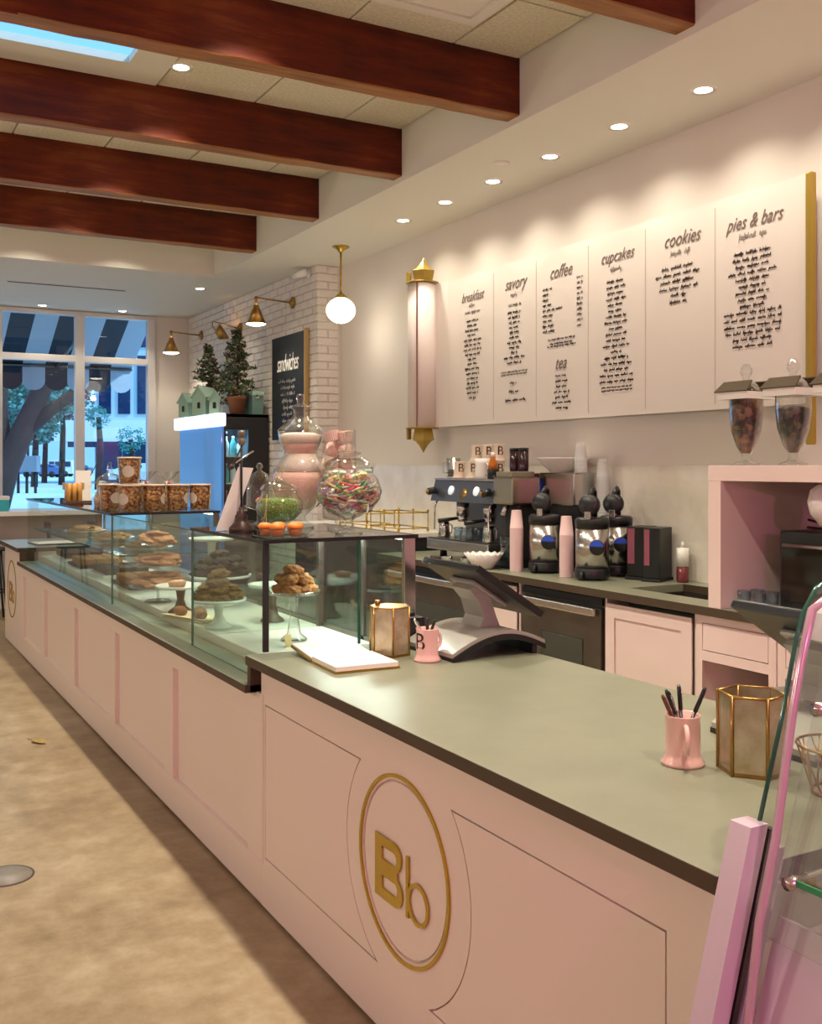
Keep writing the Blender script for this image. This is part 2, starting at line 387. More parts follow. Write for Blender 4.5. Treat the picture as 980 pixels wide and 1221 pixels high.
# ---- downlights (trim ring and glowing lens)
dl = thing('recessed_downlight', 'x', 'downlight', (0, 0, 0))
MB().shell([(.045, -.002), (.065, -.006), (.068, 0)], 24).build('trim_ring', WHITE, dl)
MB().lathe([(.001, -.001), (.046, -.001)], 20).build('lens', GLOWW, dl)
def down(x, y, z, label, group=None, first=[True]):
    if first[0]: first[0] = False; dl.location = (x, y, z); tag(dl, label, 'downlight', group); return
    o = dup(dl, (x, y, z), label=label)
    if group: o['group'] = group
    elif 'group' in o: del o['group']
ordn = ['first', 'second', 'third', 'fourth', 'fifth', 'sixth', 'seventh', 'eighth', 'ninth']
for i, y in enumerate(SOFFIT_Y[3:]): down(3.81, y, ZS - .001, 'small round downlight in the soffit, %s from the right' % ordn[i], 'soffit downlights')
for y in BAY_Y: 
    if abs(y - 5.68) < .01: down(1.68, y, ZCEIL - .001, 'round downlight between beams beside the skylight', None)
    else: down(1.68, y, ZCEIL - .001, 'round downlight hidden above the wooden beams over the counter', 'ceiling downlights over the counter')
down(2.09, 12.73, ZS - .001, 'downlight in the lowered ceiling above the left window pane'); down(3.03, 12.73, ZS - .001, 'downlight in the lowered ceiling above the right window pane')
down(3.37, 10.7, ZS - .001, 'downlight in the lowered ceiling near the brick wall')
# slot vent, ceiling register
sv = thing('slot_diffuser', 'long thin black slot vent in the lowered ceiling', 'vent', (2.1, 11.21, ZS))
MB().box(-.62, .62, -.035, .035, -.006, 0).build('frame', CEIL, sv); MB().box(-.60, .60, -.018, .018, -.009, -.004).build('slot', BLACKM, sv)
rg = thing('ceiling_register', 'white framed square panel in the ceiling tiles between beams', 'vent', (2.45, 4.02, ZCEIL))
mb = MB()
for (x0, x1, y0, y1) in ((-.36, .36, -.36, -.30), (-.36, .36, .30, .36), (-.36, -.30, -.3, .3), (.30, .36, -.3, .3)): mb.box(x0, x1, y0, y1, -.022, .0)
mb.build('frame', WHITEM, rg); MB().box(-.30, .30, -.30, .30, -.010, -.001).build('panel', WHITEM, rg)
sp = thing('sprinkler_cap', 'small round grey cap in the soffit between downlights', 'ceiling cap', (3.62, 5.33, ZS)); MB().lathe([(.05, 0), (.05, -.006), (.001, -.008)], 20).build('cap', WHITEM, sp)
# ---- beams
bl = ['short-looking wooden beam at the top right, nearest to the menu wall lights', 'large wooden beam crossing the top of the picture', 'second large red brown wooden beam, just beyond the skylight', 'third red brown wooden beam with worn pale scratches', 'farthest dark wooden ceiling beam before the lowered ceiling']
bys = [3.33, 4.66, 6.02, 7.38, 8.76]
for i, y in enumerate(bys):
    m = MB(); bm = bmesh.new(); bmesh.ops.create_cube(bm, size=1); L = 7.6
    for v in bm.verts: v.co = Vector((v.co.x * L, v.co.y * .125, v.co.z * .32))
    bmesh.ops.subdivide_edges(bm, edges=[e for e in bm.edges if abs((e.verts[0].co - e.verts[1].co).x) > 1], cuts=60)
    bmesh.ops.bevel(bm, geom=[e for e in bm.edges if abs((e.verts[0].co - e.verts[1].co).x) > .01 and abs(e.verts[0].co.y) > .05], offset=.006, segments=1, affect='EDGES')
    r2 = random.Random(i)
    for v in bm.verts:
        if abs(v.co.x) < L / 2 - .05: v.co.z += r2.uniform(-.003, .003); v.co.y += r2.uniform(-.002, .002)
    m.bm(bm, T(0, .0625, .16)); o = m.build('ceiling_beam', BEAM); o.data.materials.append(mat('beam_underside', (.20, .075, .014), .6, col2=(.40, .17, .035), scale=3, stretch=(.6, 6, 6), bump=.3, bscale=30)); [setattr(p, 'material_index', 1) for p in o.data.polygons if p.normal.z < -.4]; o.location = (XS - L / 2, y - .01, ZCEIL - .315); tag(o, bl[i], 'beam', 'wooden ceiling beams')  # downward faces take a paler orange-brown wood

# ================================================================ FRONT COUNTER
ZC = .91; XC = 1.33; XE = 1.285
ct = thing('service_counter', 'long pale pink panelled service counter with a grey stone worktop', 'counter', (0, 0, 0))
# carcass
MB().box(XC + .03, 2.18, 1.27, 3.62, .0, ZC - .035).build('carcass', PINK, ct)
MB().box(XC + .03, 2.02, 3.62, 10.1, .0, .76).build('carcass', PINK, ct)
MB().box(XC + .03, 2.02, 9.08, 10.1, .76, ZC - .035).build('carcass', PINK, ct)
# worktop slabs (edge strip darker than the polished face)
def slab(x0, x1, y0, y1, z, th, par, name='worktop'):
    o = MB().bbox(x0, x1, y0, y1, z - th, z, .003).build(name, TOP, par); o.data.materials.append(TOPE)
    for p in o.data.polygons:
        if abs(p.normal.z) < .7: p.material_index = 1
    return o
slab(XE, 2.24, 1.25, 3.545, ZC, .035, ct); slab(XE, 2.06, 9.06, 10.12, ZC, .035, ct)
slab(XE, 1.46, 3.545, 9.06, .80, .03, ct, 'ledge')
MB().box(XE + .02, 1.45, 3.545, 3.575, .77, ZC - .035).build('end_block', TOPE, ct); MB().box(XE + .02, 1.45, 9.03, 9.06, .80, ZC - .035).build('end_block', TOPE, ct)
# panelled front of the case section: stiles, rails and recessed panels
YS = [3.50, 3.64, 4.63, 4.77, 5.76, 5.90, 6.89, 7.03, 8.02, 8.16, 9.02, 9.16]
for i in range(0, 12, 2): MB().bbox(XC, XC + .03, YS[i], YS[i + 1], .165, .675, .002).build('stile', PINK, ct)
MB().bbox(XC, XC + .03, 3.50, 9.16, .675, .772, .002).build('rail', PINK, ct)
MB().bbox(XC, XC + .03, 3.50, 9.16, .012, .165, .002).build('rail', PINK, ct)
for i in range(1, 11, 2): MB().bbox(XC + .024, XC + .034, YS[i] - .01, YS[i + 1] + .01, .155, .685, .002).build('panel', PINK, ct)
# near front: one board with routed grooves and inlaid panels
cy, cz, rr = 2.435, .505, .345
def loc2(p): return (-p[0], p[1])
def panel_loop(ya, yb, z0, z1, side, inset=0):
    ya2, yb2, z02, z12 = ya, yb, z0, z1
    if side > 0:      # straight edge at large y, arc edge towards the logo (small y)
        a = math.asin((z1 - inset - cz) / (rr + inset)); b = math.asin((z0 + inset - cz) / (rr + inset))
        arc = [(cy + (rr + inset) * math.cos(t), cz + (rr + inset) * math.sin(t)) for t in [a + (b - a) * i / 20 for i in range(21)]]
        return [loc2(p) for p in [(ya - inset, z0 + inset), (ya - inset, z1 - inset)] + arc]
    a = PI - math.asin((z0 + inset - cz) / (rr + inset)); b = PI - math.asin((z1 - inset - cz) / (rr + inset))
    arc = [(cy + (rr + inset) * math.cos(t), cz + (rr + inset) * math.sin(t)) for t in [a + (b - a) * i / 20 for i in range(21)]]
    return [loc2(p) for p in arc + [(yb + inset, z1 - inset), (yb + inset, z0 + inset)]]
outer = [loc2(p) for p in ((3.499, .012), (1.262, .012), (1.262, ZC - .037), (3.499, ZC - .037))]
groove = [loc2(p) for p in ((3.482, .165), (3.476, .165), (3.476, .775), (3.482, .775))]
pa = dict(ya=3.462, yb=2.7, z0=.19, z1=.742, side=1); pb = dict(ya=2.2, yb=1.418, z0=.19, z1=.742, side=-1)
me = flat2d([outer, groove, panel_loop(**pa), panel_loop(**pb), [loc2(p) for p in circ(cy, cz, .236, 72)]], .006)
mobj('front_board', me, PINK, ct, MFX(XC + .006))
MB().box(XC + .011, XC + .03, 1.262, 3.50, .012, ZC - .037).build('backing_board', PINK, ct)
for p in (pa, pb): mobj('inlaid_panel', flat2d([panel_loop(**p, inset=.0045)], .006), PINK, ct, MFX(XC + .006))
mobj('logo_disc', flat2d([[loc2(p) for p in circ(cy, cz, .229, 72)]], .0055), PINK, ct, MFX(XC + .007))
MB().bbox(1.29, 2.20, 1.245, 1.265, .012, ZC - .037, .002).build('end_panel', PINK, ct)
MB().box(XC + .012, XC + .03, 1.27, 10.1, 0, .014).build('plinth', TOPE, ct)
# gold roundel with two letters
def logo(y, z, s, par, ringw=.010):
    ring = flat2d([circ(0, 0, .253 * s, 80), circ(0, 0, (.253 - ringw) * s, 80)], .004)
    mobj('logo_ring', ring, GOLD, par, MFX(XC - .002, y, z))
    def rnd(x0, x1, y0, y1, r, n=8):      # box with right hand corners rounded
        return [(x0, y0)] + circ(x1 - r, y0 + r, r, n, -PI / 2, 0, False) + circ(x1 - r, y1 - r, r, n, 0, PI / 2, False) + [(x0, y1)]
    k = s
    B = [(-.152, -.078)] + circ(-.034, -.038, .040, 10, -PI / 2, PI / 2, False)[:-1] + [(-.020, .007)] + circ(-.040, .056, .040, 10, -PI / 2 + .4, PI / 2, False) + [(-.152, .096)]
    h1 = rnd(-.112, -.020, -.050, -.014, .016); h2 = rnd(-.112, -.026, .032, .068, .016)
    mobj('letter', flat2d([[(x * k, (y2 - .038) * k) for x, y2 in l] for l in (B, h1, h2)], .0025), GOLD, par, MFX(XC - .003, y, z))
    st = [(.028, -.078), (.042, -.078), (.042, .085), (.028, .085)]
    mobj('letter', flat2d([[(x * k, (y2 - .038) * k) for x, y2 in st]], .0025), GOLD, par, MFX(XC - .003, y, z))
    a, b = circ(.092, -.022, .056, 40), circ(.092, -.022, .045, 40)
    mobj('letter', flat2d([[(x * k, (y2 - .042) * k) for x, y2 in l] for l in (a, b)], .0025), GOLD, par, MFX(XC - .0032, y, z))
logo(cy, cz, 1, ct); 
mobj('front_board', flat2d([[loc2(p) for p in ((10.1, .012), (9.16, .012), (9.16, ZC - .037), (10.1, ZC - .037))]], .006), PINK, ct, MFX(XC + .006))
MB().box(XC + .011, XC + .03, 9.16, 10.1, .012, ZC - .037).build('backing_board', PINK, ct)
logo(9.66, cz, 1, ct)

# ================================================================ GLASS DISPLAY CASE on the counter
X0, X1c, YA, YM1, YM2, YE, ZT = 1.362, 2.0, 3.555, 4.445, 5.985, 9.03, 1.325
cs = thing('glass_display_case', 'long glass pastry display case set into the counter', 'display case', (0, 0, 0))
DECK = mat('case_deck', (.72, .70, .62), .3)
MB().bbox(1.47, X1c, 3.58, 9.02, .775, .84, .003).build('deck', DECK, cs)
GEDG = glass('glass_edge_dark', (.10, .30, .24), .25, .3)
def pane(x0, x1, y0, y1, z0, z1, name='pane', par=cs, m=GL): return MB().box(x0, x1, y0, y1, z0, z1).build(name, m, par)
for a, b in ((YA + .012, YM1 - .002), (YM1 + .002, YM2 - .002), (YM2 + .002, YE)): pane(X0, X0 + .008, a, b, .80, ZT - .012)
for y in (YM1, YM2): MB().box(X0 - .0005, X0 + .0085, y - .0025, y + .0025, .80, ZT).build('glass_joint', GLE, cs)
MB().box(X0 - .001, X0 + .009, YM1, YM2, ZT - .014, ZT - .011).build('glass_joint', GLE, cs)
MB().box(X0 - .001, X0 + .009, YM2, YE, ZT - .014, ZT - .011).build('glass_joint', GLE, cs)
pane(X0 + .02, 1.75, YA, YA + .008, ZC, ZT - .012); pane(1.756, X1c, YA, YA + .008, ZC, ZT - .012)
MB().box(1.749, 1.757, YA - .001, YA + .009, ZC, ZT - .012).build('glass_joint', GLE, cs)
MB().bbox(X0 - .002, X0 + .018, YA - .004, YA + .014, ZC + .001, ZT - .012, .002).build('corner_post', BLACKM, cs)
MB().bbox(X1c - .05, X1c + .002, YA - .002, YA + .02, ZC + .001, ZT - .012, .003).build('corner_post', STEEL, cs)
MB().bbox(X1c - .03, X1c, YM1 - .015, YM1 + .015, .84, ZT - .012, .003).build('corner_post', STEELD, cs)
MB().bbox(X1c - .03, X1c, YM2 - .015, YM2 + .015, .84, ZT - .012, .003).build('corner_post', STEELD, cs)
# near top and far top: dark edged glass
TOPG = glass('case_top_glass', (.55, .62, .60), .10, .45)
for a, b in ((YA - .008, YM1), (YM2 - .004, YE)):
    MB().box(X0 - .004, X1c + .006, a, b, ZT - .010, ZT).build('top_pane', TOPG, cs)
    MB().box(X0 - .008, X0 - .003, a, b, ZT - .013, ZT + .001).build('top_edge', BLACK, cs); MB().box(X0 - .008, X1c + .008, a - .005, a + .003, ZT - .013, ZT + .001).build('top_edge', BLACK, cs)
    MB().box(X1c, X1c + .008, a, b, ZT - .013, ZT + .001).build('top_edge', BLACK, cs)
pane(X0 + .01, X1c, YM2 - .004, YM2 + .004, 1.085, ZT - .012); pane(X0 + .01, X1c, YM1 - .004, YM1 + .004, .84, ZT - .012)
# glass shelf in the far section
MB().box(X0 + .05, X1c - .06, YM2 + .02, YE - .05, 1.07, 1.078).build('shelf', GL, cs); MB().box(X0 + .047, X0 + .051, YM2 + .02, YE - .05, 1.069, 1.079).build('glass_joint', GLE, cs)
MB().box(X0 + .05, X1c - .06, YM2 + .017, YM2 + .021, 1.069, 1.079).build('glass_joint', GLE, cs)
# sliding doors at the back with dark frames
for a, b in ((YA + .03, 4.0), (4.0, YM1), (YM1, 5.2), (5.2, YM2), (YM2, 7.5), (7.5, YE)):
    pane(X1c - .008, X1c - .003, a, b, .86, ZT - .03, 'back_door')
    MB().box(X1c - .014, X1c, a, b, .84, .86).build('door_rail', STEELD, cs); MB().box(X1c - .014, X1c, b - .012, b + .012, .84, ZT - .02).build('door_stile', STEELD, cs)
# warm white light bar under the rear top edge of the case
LED = mat('case_light', (1, .95, .85), .5, emit=(1, .93, .80), estr=5)
MB().box(X1c - .028, X1c - .015, YA + .05, YM1 - .03, ZT - .024, ZT - .013).build('light_bar', LED, cs)
MB().box(X1c - .028, X1c - .015, YM2 + .05, YE - .03, ZT - .024, ZT - .013).build('light_bar', LED, cs)
lamp('case_lamp', 'AREA', (X1c - .05, 4.0, ZT - .035), 7, (.97, 1, .92), .03, sx=.8); lamp('case_lamp', 'AREA', (X1c - .05, 7.5, ZT - .035), 11, (.97, 1, .92), .03, sx=2.8)

# ================================================================ BACK COUNTER
ZB = .95; XF = 3.50
bc = thing('back_counter_top', 'grey stone back counter top with a sink below the menu', 'worktop', (0, 0, 0))
# top around the sink cut out (Y 3.80..4.20)
SX0, SX1, SY0, SY1 = 3.66, 4.04, 3.60, 4.18
for (x0, x1, y0, y1) in ((XF - .03, XW - .021, SY1, 6.75), (XF - .03, XW - .021, 2.0, SY0), (XF - .03, SX0, SY0, SY1), (SX1, XW - .021, SY0, SY1)):
    o = MB().box(x0, x1, y0, y1, ZB - .04, ZB).build('slab', TOP, bc); o.data.materials.append(TOPE)
    for p in o.data.polygons:
        if p.normal.x < -.7: p.material_index = 1
sb = MB(); sb.box(SX0, SX1, SY0, SY1, ZB - .22, ZB - .21); sb.box(SX0 - .006, SX0, SY0, SY1, ZB - .22, ZB - .04); sb.box(SX1, SX1 + .006, SY0, SY1, ZB - .22, ZB - .04); sb.box(SX0, SX1, SY0 - .006, SY0, ZB - .22, ZB - .04); sb.box(SX0, SX1, SY1, SY1 + .006, ZB - .22, ZB - .04)
sb.build('sink_basin', STEELD, bc)
def cabinet(y0, y1, label, parts):
    c = thing('base_cabinet', label, 'cabinet', (XF, (y0 + y1) / 2, 0)); h = (y1 - y0) / 2
    parts(c, h); return c
def cab_door(c, h):
    f = MB(); f.box(.02, .64, -h, -h + .015, .08, ZB - .042); f.box(.02, .64, h - .015, h, .08, ZB - .042); f.box(.64, .66, -h, h, .08, ZB - .042); f.box(.02, .64, -h, h, .08, .10); f.build('body', PINKD, c); MB().box(.05, .66, -h, h, 0, .08).build('plinth', BLACKM, c)
    a = h - .02
    me = flat2d([[(-a, .12), (a, .12), (a, .88), (-a, .88)], [(-a + .07, .19), (a - .07, .19), (a - .07, .81), (-a + .07, .81)]], .008); d = mobj('door', me, PINKD, c, MFX(.010))
    MB().box(.010, .02, -a, a, .12, .88).build('door_panel', PINKD, d)
def cab_drawer(c, h):
    f = MB(); f.box(.02, .66, -h, -h + .02, .08, ZB - .042); f.box(.02, .66, h - .02, h, .08, ZB - .042); f.box(.64, .66, -h, h, .08, ZB - .042); f.box(.02, .66, -h, h, .08, .10); f.box(.02, .66, -h, h, .70, ZB - .042); f.build('body', PINKD, c)
    MB().box(.05, .66, -h, h, 0, .08).build('plinth', BLACKM, c)
    me = flat2d([[(-h, .10), (h, .10), (h, .905), (-h, .905)], [(-h + .04, .14), (h - .04, .14), (h - .04, .695), (-h + .04, .695)], [(-h + .04, .74), (h - .04, .74), (h - .04, .87), (-h + .04, .87)]], .008)
    mobj('face_frame', me, PINKD, c, MFX(.010))
    d = mobj('drawer', flat2d([[(-h + .044, .744), (h - .044, .744), (h - .044, .866), (-h + .044, .866)]], .007), PINKD, c, MFX(.010))
    MB().box(.03, .62, -h + .02, h - .02, .40, .42).build('shelf', PINKD, c)
def fridge(c, h):
    MB().bbox(.03, .66, -h + .005, h - .005, .1, ZB - .045, .006).build('body', STEELD, c); MB().box(.06, .66, -h + .01, h - .01, 0, .1).build('plinth', BLACKM, c)
    d = MB().bbox(.005, .03, -h + .012, h - .012, .13, .84, .006).build('door', STEELD, c)
    MB().bbox(-.035, -.010, -h + .03, h - .03, .80, .845, .008).build('handle', STEEL, d); 
    for s in (-1, 1): MB().box(-.012, .006, s * (h - .08) - .012, s * (h - .08) + .012, .81, .835).build('handle_bracket', STEEL, d)
    MB().bbox(.001, .007, -h + .16, h - .22, .42, .66, .006).build('window', mat('door_glass', (.05, .055, .045), .12, 0), d)
    MB().box(.015, .03, -h + .012, h - .012, .855, .895).build('vent_panel', BLACKM, c)
cabinet(2.0, 3.06, 'pink base cabinet partly hidden behind the curved glass case', cab_drawer)
cabinet(3.07, 3.54, 'pink cabinet with one drawer above an open dark shelf', cab_drawer)
cabinet(3.55, 4.21, 'pink cabinet with a framed panel door beside the dark fridge', cab_door)
cabinet(4.22, 4.97, 'dark stainless undercounter fridge with a bar handle beneath the coffee urns', fridge)
cabinet(4.98, 5.35, 'narrow pink cabinet between two dark undercounter fridges', cab_door)
cabinet(5.36, 6.6, 'dark stainless undercounter fridge beneath the espresso machine', fridge)
# raised marble ledge left of the espresso machine
lg = thing('marble_ledge', 'raised white marble ledge carrying the gold wire rack', 'ledge', (0, 0, 0))
MB().bbox(3.62, XW - .021, 6.78, 8.80, 1.05, 1.085, .004).build('slab', mat('white_marble', (.78, .74, .66), .25, col2=(.86, .83, .77), scale=3), lg)
MB().box(3.68, XW - .021, 6.80, 8.80, 0, 1.05).build('base', BLACKM, lg)
# pink open nook standing on the counter
NY0, NY1, NX0, NZ1 = 2.05, 3.44, 3.48, 1.60
nk = thing('open_shelf_unit', 'pink open shelf unit standing on the back counter at the right', 'shelf', (0, 0, 0))
MB().bbox(NX0, XW - .021, NY1 - .075, NY1, ZB, NZ1 - .07, .002).build('side_panel', PINKD, nk); MB().bbox(NX0, XW - .021, NY0, NY0 + .075, ZB, NZ1 - .07, .002).build('side_panel', PINKD, nk)
MB().bbox(NX0, XW - .021, NY0, NY1, NZ1 - .07, NZ1, .002).build('top_board', PINKD, nk); MB().box(XW - .05, XW - .022, NY0, NY1, ZB, NZ1 - .07).build('back_panel', PINKD, nk)

# ================================================================ MENU SCROLL
mn = thing('menu_scroll', 'giant white paper scroll menu with handwritten columns on the wall', 'menu', (0, 0, 0))
XMN = 4.10; my0, my1, mz0, mz1 = 3.40, 6.98, 1.90, 3.02
# sheet, its left end curling forward to the roll
prof = [(XMN, my0)] + [(XMN - .0, y) for y in (4, 5, 6, 6.6)] + [(XMN - .010, 6.75), (XMN - .03, 6.86), (XMN - .05, 6.93)]
m = MB(); n = len(prof); vsx = [(x, y, z) for z in (mz0, mz1) for x, y in prof] + [(x + .006, y, z) for z in (mz0, mz1) for x, y in prof]
fs = []
for i in range(n - 1):
    fs += [(i, n + i, n + i + 1, i + 1), (2 * n + i, 2 * n + i + 1, 3 * n + i + 1, 3 * n + i), (n + i, 3 * n + i, 3 * n + i + 1, n + i + 1), (i, i + 1, 2 * n + i + 1, 2 * n + i)]
fs += [(0, 2 * n, 3 * n, n)]
m.add(vsx, fs).build('sheet', MENU, mn)
RX, RY = XMN - .115, 6.97
ROLLP = mat('roll_paper', (.80, .70, .66), .7)
m = MB(); m.lathe([(.001, mz0), (.112, mz0), (.112, mz1), (.001, mz1)], 36, (RX, RY, 0)); m.build('roll', ROLLP, mn)
MB().box(RX - .093, RX - .082, RY - .078, RY - .070, mz0, mz1).build('roll_edge', mat('roll_brown_line', (.25, .12, .10), .8), mn)  # brown line running down the roll
for z in (mz1 + .006, mz0 - .012): MB().lathe([(.001, z), (.130, z), (.130, z + .008), (.001, z + .008)], 28, (RX, RY, 0)).build('end_plate', GOLDP, mn)
fin = [(-.075, .0), (-.062, .035), (-.10, .06), (-.085, .09), (-.03, .115), (0, .175), (.04, .12), (.105, .085), (.095, .03), (.08, 0)]
fin = [(-.07, 0), (-.095, .09), (-.05, .115), (-.02, .15), (0, .19), (.03, .145), (.075, .115), (.105, .10), (.085, .0)]
for sgn, z in ((1, mz1 + .014), (-1, mz0 - .012)):
    fp = [(.001, 0), (.078, 0), (.098, .085), (.070, .100), (.040, .128), (.018, .16), (.001, .19)]
    MB().lathe(fp if sgn > 0 else [(r_, -z_) for r_, z_ in reversed(fp)], 6, (RX, RY - .02, z), smooth=False).build('finial', GOLDP, mn)
    MB().bbox(RX - .095, RX - .065, RY + .055, RY + .085, z if sgn > 0 else z - .085, z + .085 if sgn > 0 else z, .004).build('peg', GOLDP, mn)
MB().bbox(XMN - .02, XMN + .02, my0 - .035, my0, 1.70, 3.02, .008).build('gold_pole', GOLDP, mn)
for y in (6.137, 5.619, 5.069, 4.547, 4.003): MB().box(XMN - .0025, XMN, y - .002, y + .002, mz0 + .03, mz1 - .04).build('seam', mat('seam', (.55, .48, .42), .8), mn)
rs = random.Random(11)
def scrawl(mb, yc, z, w, h, words=None, lead=.0019, x=XMN - .003):
    """one line of small cursive writing centred at yc; letters run towards -Y"""
    u = -w / 2
    while u < w / 2 - .01:
        L = min(rs.uniform(.045, .10) * (h / .02), w / 2 - u)
        k = max(3, int(L / (h * .32))); pts = []
        for i in range(k * 2 + 1):
            hh = (h * .5 if i % 2 else -h * .45) * rs.uniform(.35, 1.0)
            if i % 2 and rs.random() < .22: hh = h * .85
            if i % 2 == 0 and rs.random() < .12: hh = -h * .9
            pts.append((u + L * i / (2 * k) + (h * .12 if i % 2 else 0), hh))
        for (a, b), (c, d) in zip(pts, pts[1:]):
            q = lead * rs.uniform(.6, 1.4); kk = len(mb.v)
            mb.add([(x, yc - (a - q), z + b), (x, yc - (a + q), z + b), (x, yc - (c + q), z + d), (x, yc - (c - q), z + d)], [(0, 3, 2, 1)])
        u += L + h * 1.0
def head(body, yc, z, size):
    mobj('heading', text_mesh(body, size, .45, .0006, space=1.02), mat('ink_heading', (.16, .12, .10), .8), mn, MFX(XMN - .003, yc, z) @ Matrix.Diagonal((.82, 1.05, 1, 1)))
head('breakfast', 6.417, 2.855, .098); head('savory', 5.865, 2.868, .115); head('coffee', 5.352, 2.865, .115); head('tea', 5.352, 2.267, .115); head('cupcakes', 4.798, 2.868, .098); head('cookies', 4.254, 2.868, .108); head('pies & bars', 3.737, 2.862, .098)
ink = MB(); inkl = MB()
def colm(yc, z0, z1, n, ws, h=.0145, mb=ink):
    for i in range(n): scrawl(mb, yc, z0 + (z1 - z0) * i / max(1, n - 1), ws[i % len(ws)], h)
scrawl(inkl, 6.417, 2.79, .10, .022); scrawl(inkl, 6.417, 2.74, .2, .016)
colm(6.417, 2.677, 2.104, 17, (.16, .14, .2, .13, .24, .22, .24, .20, .13, .13, .2, .18, .15, .15, .18, .15, .09))
scrawl(inkl, 5.87, 2.79, .11, .025); scrawl(inkl, 5.87, 2.72, .15, .014)
colm(5.878, 2.668, 2.318, 11, (.15, .14, .13, .12, .11, .12, .17, .12, .08, .25, .17))
for z in (2.255, 2.235): scrawl(inkl, 5.88, z, .32, .009, lead=.0018)
scrawl(inkl, 5.89, 2.175, .08, .016); scrawl(ink, 5.885, 2.115, .11, .016); scrawl(ink, 5.865, 2.055, .24, .018)
for i in range(9): w = (.10, .06, .06, .10, .22, .11, .10, .13, .13)[i]; scrawl(ink, 5.545 - w / 2, 2.768 - .035 * i, w, .014)
for i in range(10): scrawl(inkl, 5.152, 2.80 - .034 * i, .06, .012)
for z, w in ((2.428, .28), (2.40, .24), (2.382, .30)): scrawl(ink, 5.343, z, w, .010, lead=.0018)
scrawl(inkl, 5.343, 2.185, .12, .014); colm(5.34, 2.150, 1.976, 6, (.13, .12, .16, .13, .20, .13))
scrawl(inkl, 4.80, 2.79, .12, .022)
colm(4.806, 2.717, 2.11, 18, (.17, .17, .16, .18, .15, .14, .18, .21, .13, .19, .18, .24, .10, .22, .28, .22, .30, .31))
for z in (2.075, 2.055): scrawl(inkl, 4.80, z, .28, .009, lead=.0018)
scrawl(inkl, 4.265, 2.79, .15, .024); colm(4.28, 2.712, 2.518, 6, (.26, .36, .28, .30, .12, .13), .017)
scrawl(inkl, 3.745, 2.785, .18, .026)
colm(3.748, 2.70, 2.217, 15, (.24, .26, .22, .32, .22, .18, .22, .19, .16, .38, .38, .38, .36, .26, .26), .016)
for mb_, m_ in ((ink, INK), (inkl, INKL)):
    o = mb_.build('handwriting', m_, mn); o['kind'] = 'stuff'

# ================================================================ SANDWICH BOARD, SCONCES, PENDANT, CAMERA
sd = thing('sandwich_board', 'tall black chalkboard sign reading sandwiches on the brick wall', 'sign', (XB - .008, 9.50, 0))
MB().bbox(-.035, 0, -.42, .42, 1.86, 2.90, .003).build('board', CHALKB, sd)
MB().bbox(-.040, .0, -.45, -.421, 1.84, 2.92, .003).build('frame_side', mat('gold_frame', (.45, .30, .10), .5), sd)
mobj('heading', text_mesh('sandwiches', .165, .3, .0006, space=.86), CHALK, sd, MFX(-.037, 0, 2.62) @ Matrix.Diagonal((.86, 1.5, 1, 1)))
tx = MB()
for i, w in enumerate((.48, .36, .36, .28, .22, .28, .27)): scrawl(tx, 0, 2.44 - i * .066, w, .030, lead=.005, x=-.037)
scrawl(tx, .08, 1.975, .18, .026, lead=.004, x=-.037); scrawl(tx, .08, 1.925, .12, .026, lead=.004, x=-.037)
o = tx.build('handwriting', CHALK, sd); o['kind'] = 'stuff'
def sconce(y, z, label, aim=0):
    s_ = thing('wall_sconce', label, 'wall lamp', (XB - .006, y, z), 0, 'brass wall lamps on the brick wall')
    MB().lathe([(.001, 0), (.06, 0), (.06, .012), (.03, .025), (.015, .04), (.001, .04)], 24, M=Matrix.Rotation(-PI / 2, 4, 'Y')).build('backplate', BRASS, s_)
    if aim == 0:
        MB().tube([(-.03, 0, 0), (-.38, 0, .02)], .008).build('arm', BRASS, s_)
        MB().ball((-.385, 0, .018), .02).build('joint', BRASS, s_)
        m = MB(); m.tube([(-.385, 0, .02), (-.385, 0, -.05)], .012); m.build('socket', BRASS, s_)
        MB().shell([(.022, -.05), (.030, -.075), (.098, -.235), (.096, -.235), (.028, -.075)], 28, (-.385, 0, 0)).build('shade', BRASS, s_)
        MB().lathe([(.001, -.232), (.092, -.232), (.092, -.240), (.05, -.252), (.001, -.255)], 24, (-.385, 0, 0)).build('bulb', GLOWW, s_)
        lamp('sconce_lamp', 'SPOT', (XB - .391, y, z - .27), 16, WARM, .04, 140, .7)
    else:
        pts = [(-.03, 0, 0), (-.16, .10, .05), (-.25, .22, .09), (-.24, .26, .04), (-.20, .20, -.03)]
        MB().tube(pts, .007).build('arm', BRASS, s_)
        M = T(-.19, .15, -.06) @ Matrix.Rotation(R(55), 4, 'Y') @ Matrix.Rotation(R(15), 4, 'X')
        MB().shell([(.001, -.04), (.05, -.035), (.07, .0), (.10, .06), (.098, .06)], 28, M=M).build('shade', BRASS, s_)
        lamp('sconce_lamp', 'SPOT', (XB - .13, y + .12, z - .06), 9, (1, .95, .88), .05, 150, .8, rot=(0, R(70), PI + R(180)))
sconce(9.45, 3.216, 'brass wall lamp above the black sandwich board')
sconce(10.98, 3.14, 'middle brass wall lamp turned to light up the brick wall', 1)
sconce(12.39, 3.218, 'brass wall lamp nearest to the window')
pd = thing('globe_pendant', 'white glass globe pendant lamp on a brass rod', 'pendant lamp', (3.79, 8.05, ZS))
MB().lathe([(.075, 0), (.075, -.008), (.03, -.03), (.018, -.05), (.001, -.05)], 24).build('canopy', GOLD, pd)
MB().tube([(0, 0, -.04), (0, 0, -.42)], .009).build('rod', GOLD, pd)
MB().lathe([(.012, -.40), (.05, -.435), (.055, -.45), (.001, -.45)], 24).build('cap', GOLD, pd)
